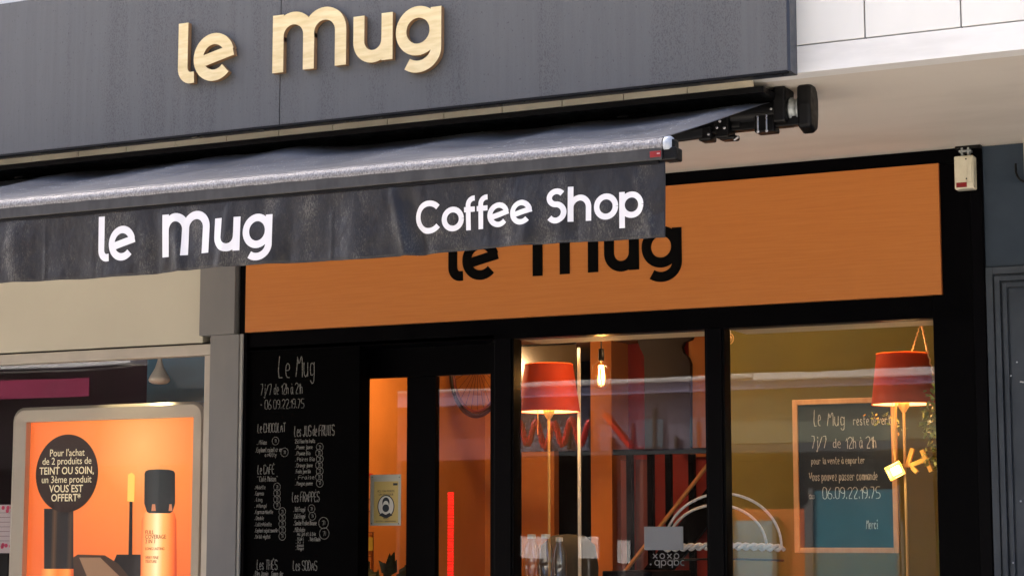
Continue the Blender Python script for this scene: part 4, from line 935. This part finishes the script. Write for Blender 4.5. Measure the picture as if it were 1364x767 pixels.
# bicycle hung under the ceiling, front wheel showing
bk = thing('hanging_bicycle', 'black bicycle hung under the ceiling, front wheel seen through the door', 'bicycle', (-6.3, 2, 3))
wc = at(636, 487, 1.9); wa = Vector((sin(R(38)), cos(R(38)), 0)); U = Vector((cos(R(-24)), sin(R(-24)), 0)); U = Vector((.52, -.85, 0)).normalized(); U = Vector((.862, -.506, 0)).normalized()
def wheel(c, rr):
    t_ = MB().tube([c+U*rr*cos(k*pi/24)+Vector((0, 0, rr*sin(k*pi/24))) for k in range(49)], .017, 10, False).build('tyre', BLACKM, bk)
    MB().tube([c+U*(rr-.028)*cos(k*pi/24)+Vector((0, 0, (rr-.028)*sin(k*pi/24))) for k in range(49)], .009, 8, False).build('rim', mat('dark_red_rim', (.05, .006, .005), .4), bk)
    mb = MB()
    for k in range(24): mb.tube([c+Vector((0, 0, 0)), c+U*(rr-.03)*cos(k*pi/12)+Vector((0, 0, (rr-.03)*sin(k*pi/12)))], .0016, 4, False)
    mb.build('spokes', BLACKM, bk)
    MB().tube([c-U.cross(Vector((0, 0, 1)))*.04, c+U.cross(Vector((0, 0, 1)))*.04], .02, 12).build('hub', BLACKM, bk)
wheel(wc, .33)
MB().tube([wc+Vector((.03, .02, 0)), wc+U*.12+Vector((0, 0, .12)), wc+U*.3+Vector((0, 0, .42))], .014, 8).build('fork', BLACKM, bk)
MB().tube([wc+U*.3+Vector((0, 0, .40)), wc+U*.85+Vector((0, 0, .30))], .018, 8).build('frame_tube', BLACKM, bk)
# frame pieces of a parasol/bicycle rack standing before the wall
LED = emis('red_led', (1, .02, .012), .2)
ls = thing('red_light_strip', 'vertical strip of small glowing red squares behind the right door pane', 'light strip', (at(600, 767, 1.4).x, 1.4, 1.2))
for k in range(34):
    zz = az(600, 657+k*4.4, 1.4); e = ax(600, 700, 1.4); MB().box(e-.021, e+.019, 1.4, 1.41, zz-.0085, zz+.0085).build('led_square', LED, ls)
# dark leaning ladder-like arms whose shape shows on the wall
PLM = mat('dark_leaf', (.02, .035, .015), .5); vary(PLM, (.012, .022, .01), (.04, .06, .02), 9)
pn = thing('palm_plant', 'dark palm leaves at the bottom of the left door pane', 'plant', (at(515, 767, 1.0).x, 1.0, 1.0))
pc_ = at(520, 790, 1.0)
for k in range(15):
    an = R(lr.uniform(20, 160)); L_ = lr.uniform(.18, .32); st = [pc_+Vector((cos(an)*L_*t_, .1*sin(k*2.1)*t_, sin(an)*L_*t_-.12*t_*t_)) for t_ in (0, .25, .5, .75, 1)]
    MB().tube(st, .003, 5).build('frond_stem', PLM, pn)
    for q_ in range(5):
        c_ = st[2+q_ % 3]; mb = MB(); d_ = (st[4]-st[1]).normalized()+Vector((lr.uniform(-.6, .6), lr.uniform(-.3, .3), lr.uniform(-.7, .2))); leaf(mb, c_, d_, lr.uniform(.09, .14), .5*lr.random()); mb.build('leaf', PLM, pn)

# things standing low in the middle window
YP = .30
pg = thing('white_sheet', 'blank white sheet behind the glass at the lower right of the middle window', 'sheet of paper', (at(884, 735, YP).x, YP, at(884, 735, YP).z))
bx(858, 701, 910, 732, YP).build('sheet', mat('sheet_white', (.26, .29, .33), .6), pg)
WLET = mat('white_decal', (.22, .22, .23), .6)
dc2 = thing('glass_decal', 'small round white letters on the glass under the white sheet', 'decal', (at(890, 745, .045).x, .045, at(890, 750, .045).z))
for k, c_ in enumerate('xoxo'):
    p = at(873+k*9.5, 740, .05); r_ = .017
    if c_ == 'o': MB().stroke(arc(p.x, p.z, r_*.75, r_*.75, 0, 360, 16), .005, .046, .047).build('letter', WLET, dc2)
    else: MB().stroke([(p.x-r_*.7, p.z-r_*.7), (p.x+r_*.7, p.z+r_*.7)], .005, .046, .047).stroke([(p.x-r_*.7, p.z+r_*.7), (p.x+r_*.7, p.z-r_*.7)], .005, .0455, .047).build('letter', WLET, dc2)
for k, c_ in enumerate('.qpqbc'):
    p = at(867+k*8.6, 749, .05); r_ = .013; mb = MB()
    if c_ == '.': mb.prism([(p.x+.005*cos(q*pi/4), p.z-.008+.005*sin(q*pi/4)) for q in range(8)], .046, .047)
    else:
        mb.stroke(arc(p.x, p.z, r_, r_, 60 if c_ == 'c' else 0, 300 if c_ == 'c' else 360, 16), .0045, .046, .047)
        if c_ in 'qp': mb.stroke([(p.x+(r_ if c_ == 'q' else -r_), p.z+r_), (p.x+(r_ if c_ == 'q' else -r_), p.z-.026)], .0045, .0455, .047)
        if c_ == 'b': mb.stroke([(p.x-r_, p.z-r_), (p.x-r_, p.z+.026)], .0045, .0455, .047)
    mb.build('letter', WLET, dc2)
tb = thing('dark_counter', 'dark counter top at the bottom edge of the middle window', 'counter', (at(830, 767, .6).x, .6, 0))
MB().box(ax(802, 760, .5), ax(868, 760, .5), .5, 1.1, .9, az(830, 760, .5)).build('top', BLACK, tb, bevel=.006)
JAR = glass('jar_glass', .12, (.9, .93, .95))
for k, (px_, py_, r_) in enumerate(((708, 738, .045), (727, 738, .05), (745, 742, .04))):
    c_ = at(px_, py_, .45); j = thing('glass_jar', ['clear round glass jar at far left behind the middle window', 'clear round glass jar beside the left lamp pole', 'smallest clear glass jar right of the left lamp pole'][k], 'jar', (c_.x, .45, 1.3), 'glass jars in the window')
    MB().lathe([(r_*.5, .10), (r_*.5, .075), (r_, .03), (r_*1.05, -.05), (r_, -.22), (0, -.22)], (c_.x, .45, c_.z), 20).build('body', JAR, j)
    MB().lathe([(0, .115), (r_*.52, .113), (r_*.52, .09)], (c_.x, .45, c_.z), 16).build('lid', PAP, j)
sh_ = thing('window_ledge', 'dark ledge along the foot of both windows', 'ledge', (-3.8, .3, 1.0))
MB().box(w1a, w2b, .13, .75, 1.0, 1.06).build('board', BLACK, sh_)
chs = thing('dark_armchair', 'dark rounded seat back behind the left lamp pole at the window foot', 'armchair', (at(758, 760, 1.6).x, 1.6, 0))
c_ = at(757, 745, 1.6)
MB().lathe([(.0, .16), (.10, .15), (.17, .09), (.19, -.05), (.17, -.5)], (c_.x, 1.6, c_.z), 24).build('back', mat('dark_cloth', (.03, .03, .025), .8), chs)
MB().box(c_.x-.22, c_.x+.22, 1.45, 1.9, c_.z-.6, c_.z-.25).build('seat', mat('dark_seat', (.03, .03, .025), .8), chs, bevel=.04)
# low orange and teal objects in the right window


# ------------------------------------------------------------------ across the street (seen only as reflection in the glass)
OY = -16.0
OWALL = wall('opposite_wall', (.045, .035, .035)); LAV = wall('opposite_render', (.22, .20, .28)); OWH = wall('opposite_white', (.82, .82, .82), .95)
op = thing('opposite_building', 'dark rendered building across the street with a white overhanging cornice', 'building', (-12, OY, 0))
MB().box(-45, 20, OY-8, OY-.2, 4.02, 8.5).build('upper_wall', OWALL, op)
MB().box(-17.2, -9.2, OY-.25, OY-.0, 3.84, 4.0).build('white_cornice', OWH, op, bevel=.02)
MB().box(-9.19, 20, OY-.25, OY-.0, 3.80, 3.93).build('white_cornice', OWH, op, bevel=.02)
MB().box(-17.2, -13.1, OY-.24, OY-.04, 3.64, 3.84).box(-13.0, -9.2, OY-.24, OY-.06, 3.70, 3.84).box(-9.19, 20, OY-.24, OY-.05, 3.70, 3.80).build('cornice_step', wall('opposite_step', (.28, .27, .42)), op)
MB().box(-17.2, 20, OY-.24, OY+.04, 4.0, 4.03).build('gutter', BLACKM, op)
MB().box(-45, -19.3, OY-.18, OY+.3, 4.40, 4.68).build('white_cornice', OWH, op, bevel=.02)
MB().box(-45, -17.2, OY-.45, OY-.26, 2.86, 4.02).build('fascia_wall', OWALL, op)
MB().box(-17.2, -13.05, OY-.45, OY-.26, 2.86, 3.9).build('fascia_wall', wall('opposite_red', (.30, .10, .12)), op)
MB().box(-13.04, -9.75, OY-.45, OY-.26, 2.92, 3.9).build('fascia_wall', LAV, op)
MB().box(-9.74, 20, OY-.45, OY-.26, 2.98, 3.9).build('fascia_wall', wall('opposite_olive', (.24, .27, .19)), op)
for k in range(9): MB().box(-12.4+k*.33, -12.36+k*.33, OY-.26, OY-.2, 2.94, 3.1+.2*(k%3)).build('shutter_bar', OWALL, op)
for xx in (-11.1, -10.2): MB().box(xx, xx+.5, OY-.26, OY-.22, 2.95, 3.35).build('window', wall('opp_blue_win', (.10, .18, .26)), op)
MB().box(-45, 20, OY-3, OY-2.8, 0, 2.86).build('recess_wall', DARKW, op)
MB().box(-45, 20, OY-2.8, OY-.3, 2.84, 2.86).build('recess_ceiling', DARKW, op)
for k in range(14): MB().box(-40+k*4.1, -39.6+k*4.1, OY-.5, OY-.2, 0, 2.858).build('pier', OWALL, op)
for wx in range(-44, 18, 4): MB().box(wx, wx+1.3, OY-.19, OY-.15, 5, 6.8).build('window', SLATE, op)
def oshop(name, label, x0, x1, z0, z1, m, y=OY-.35):
    t = thing(name, label, 'shop window', ((x0+x1)/2, y, 0)); MB().box(x0, x1, y-.1, y, z0, z1).build('panel', m, t)
    MB().box(x0-.06, x0-.001, y-.1, y+.03, 0, z1+.05).build('frame', GPIL, t); MB().box(x1+.001, x1+.06, y-.1, y+.03, 0, z1+.05).build('frame', GPIL, t); return t
oshop('teal_shop', 'teal banner in a shop window across the street', -8.5, -7.35, .4, 2.32, wall('teal', (.03, .24, .33)))
oshop('green_shop', 'green painted shutter across the street', -7.25, -6.4, .4, 1.85, wall('green', (.05, .40, .20)))
oshop('orange_shop', 'orange window surround across the street', -9.65, -8.62, .4, 2.08, wall('orange_s', (.75, .16, .03)))
oshop('blue_shop', 'pale blue window inside the orange surround across the street', -9.6, -9.05, .4, 1.92, wall('paleblue', (.25, .45, .55)), OY-.28)
rs = thing('red_script_sign', 'flowing red ribbon sign across the street', 'sign', (-12, OY+.1, 3.2))
MB().tube([(-12.75+k*.024, OY+.1, 3.16+.18*sin(k*.55)+.03*sin(k*.21)) for k in range(50)], .045, 8).build('ribbon', mat('sign_red', (.8, .03, .02), .4), rs)
MB().obox((-11.35, OY+.1, 3.42), (-10.95, OY+.1, 2.95), .06, .16, (0, 1, 0)).build('tail', mat('sign_red_tail', (.8, .03, .02), .4), rs)
mg = thing('magenta_awning', 'magenta shop awning across the street', 'awning', (-21.5, OY+.8, 3.8))
mb = MB(); mb.add([(-26, OY, 4.38), (-19.56, OY, 4.38), (-19.56, OY+1.0, 4.285), (-26, OY+1.0, 4.285)], [(0, 1, 2, 3)]); o = mb.build('canopy', wall('grey_canopy', (.12, .12, .12)), mg); o.modifiers.new('t', 'SOLIDIFY').thickness = .02
mb = MB(); mb.add([(-26, OY+1.0, 4.15), (-19.56, OY+1.0, 4.15), (-19.56, OY+1.0, 3.86), (-26, OY+1.0, 3.86)], [(0, 1, 2, 3)]); o = mb.build('flap', wall('magenta', (.30, .005, .07)), mg); o.modifiers.new('t', 'SOLIDIFY').thickness = .02

for (xa, xb, za, zb, lab) in ((-12.85, -12.4, 1.42, 1.72, 'leftmost small white notice board across the street'), (-11.9, -11.6, 1.42, 1.72, 'middle small white notice board across the street'), (-11.3, -11.1, 1.35, 1.66, 'rightmost small white notice board across the street')):
    t = thing('notice_board', lab, 'notice board', ((xa+xb)/2, OY-.2, 0)); MB().box(xa, xb, OY-.22, OY-.18, za, zb).build('board', OWH, t); MB().box((xa+xb)/2-.02, (xa+xb)/2+.02, OY-.22, OY-.19, 0, za-.001).build('leg', GPIL, t)
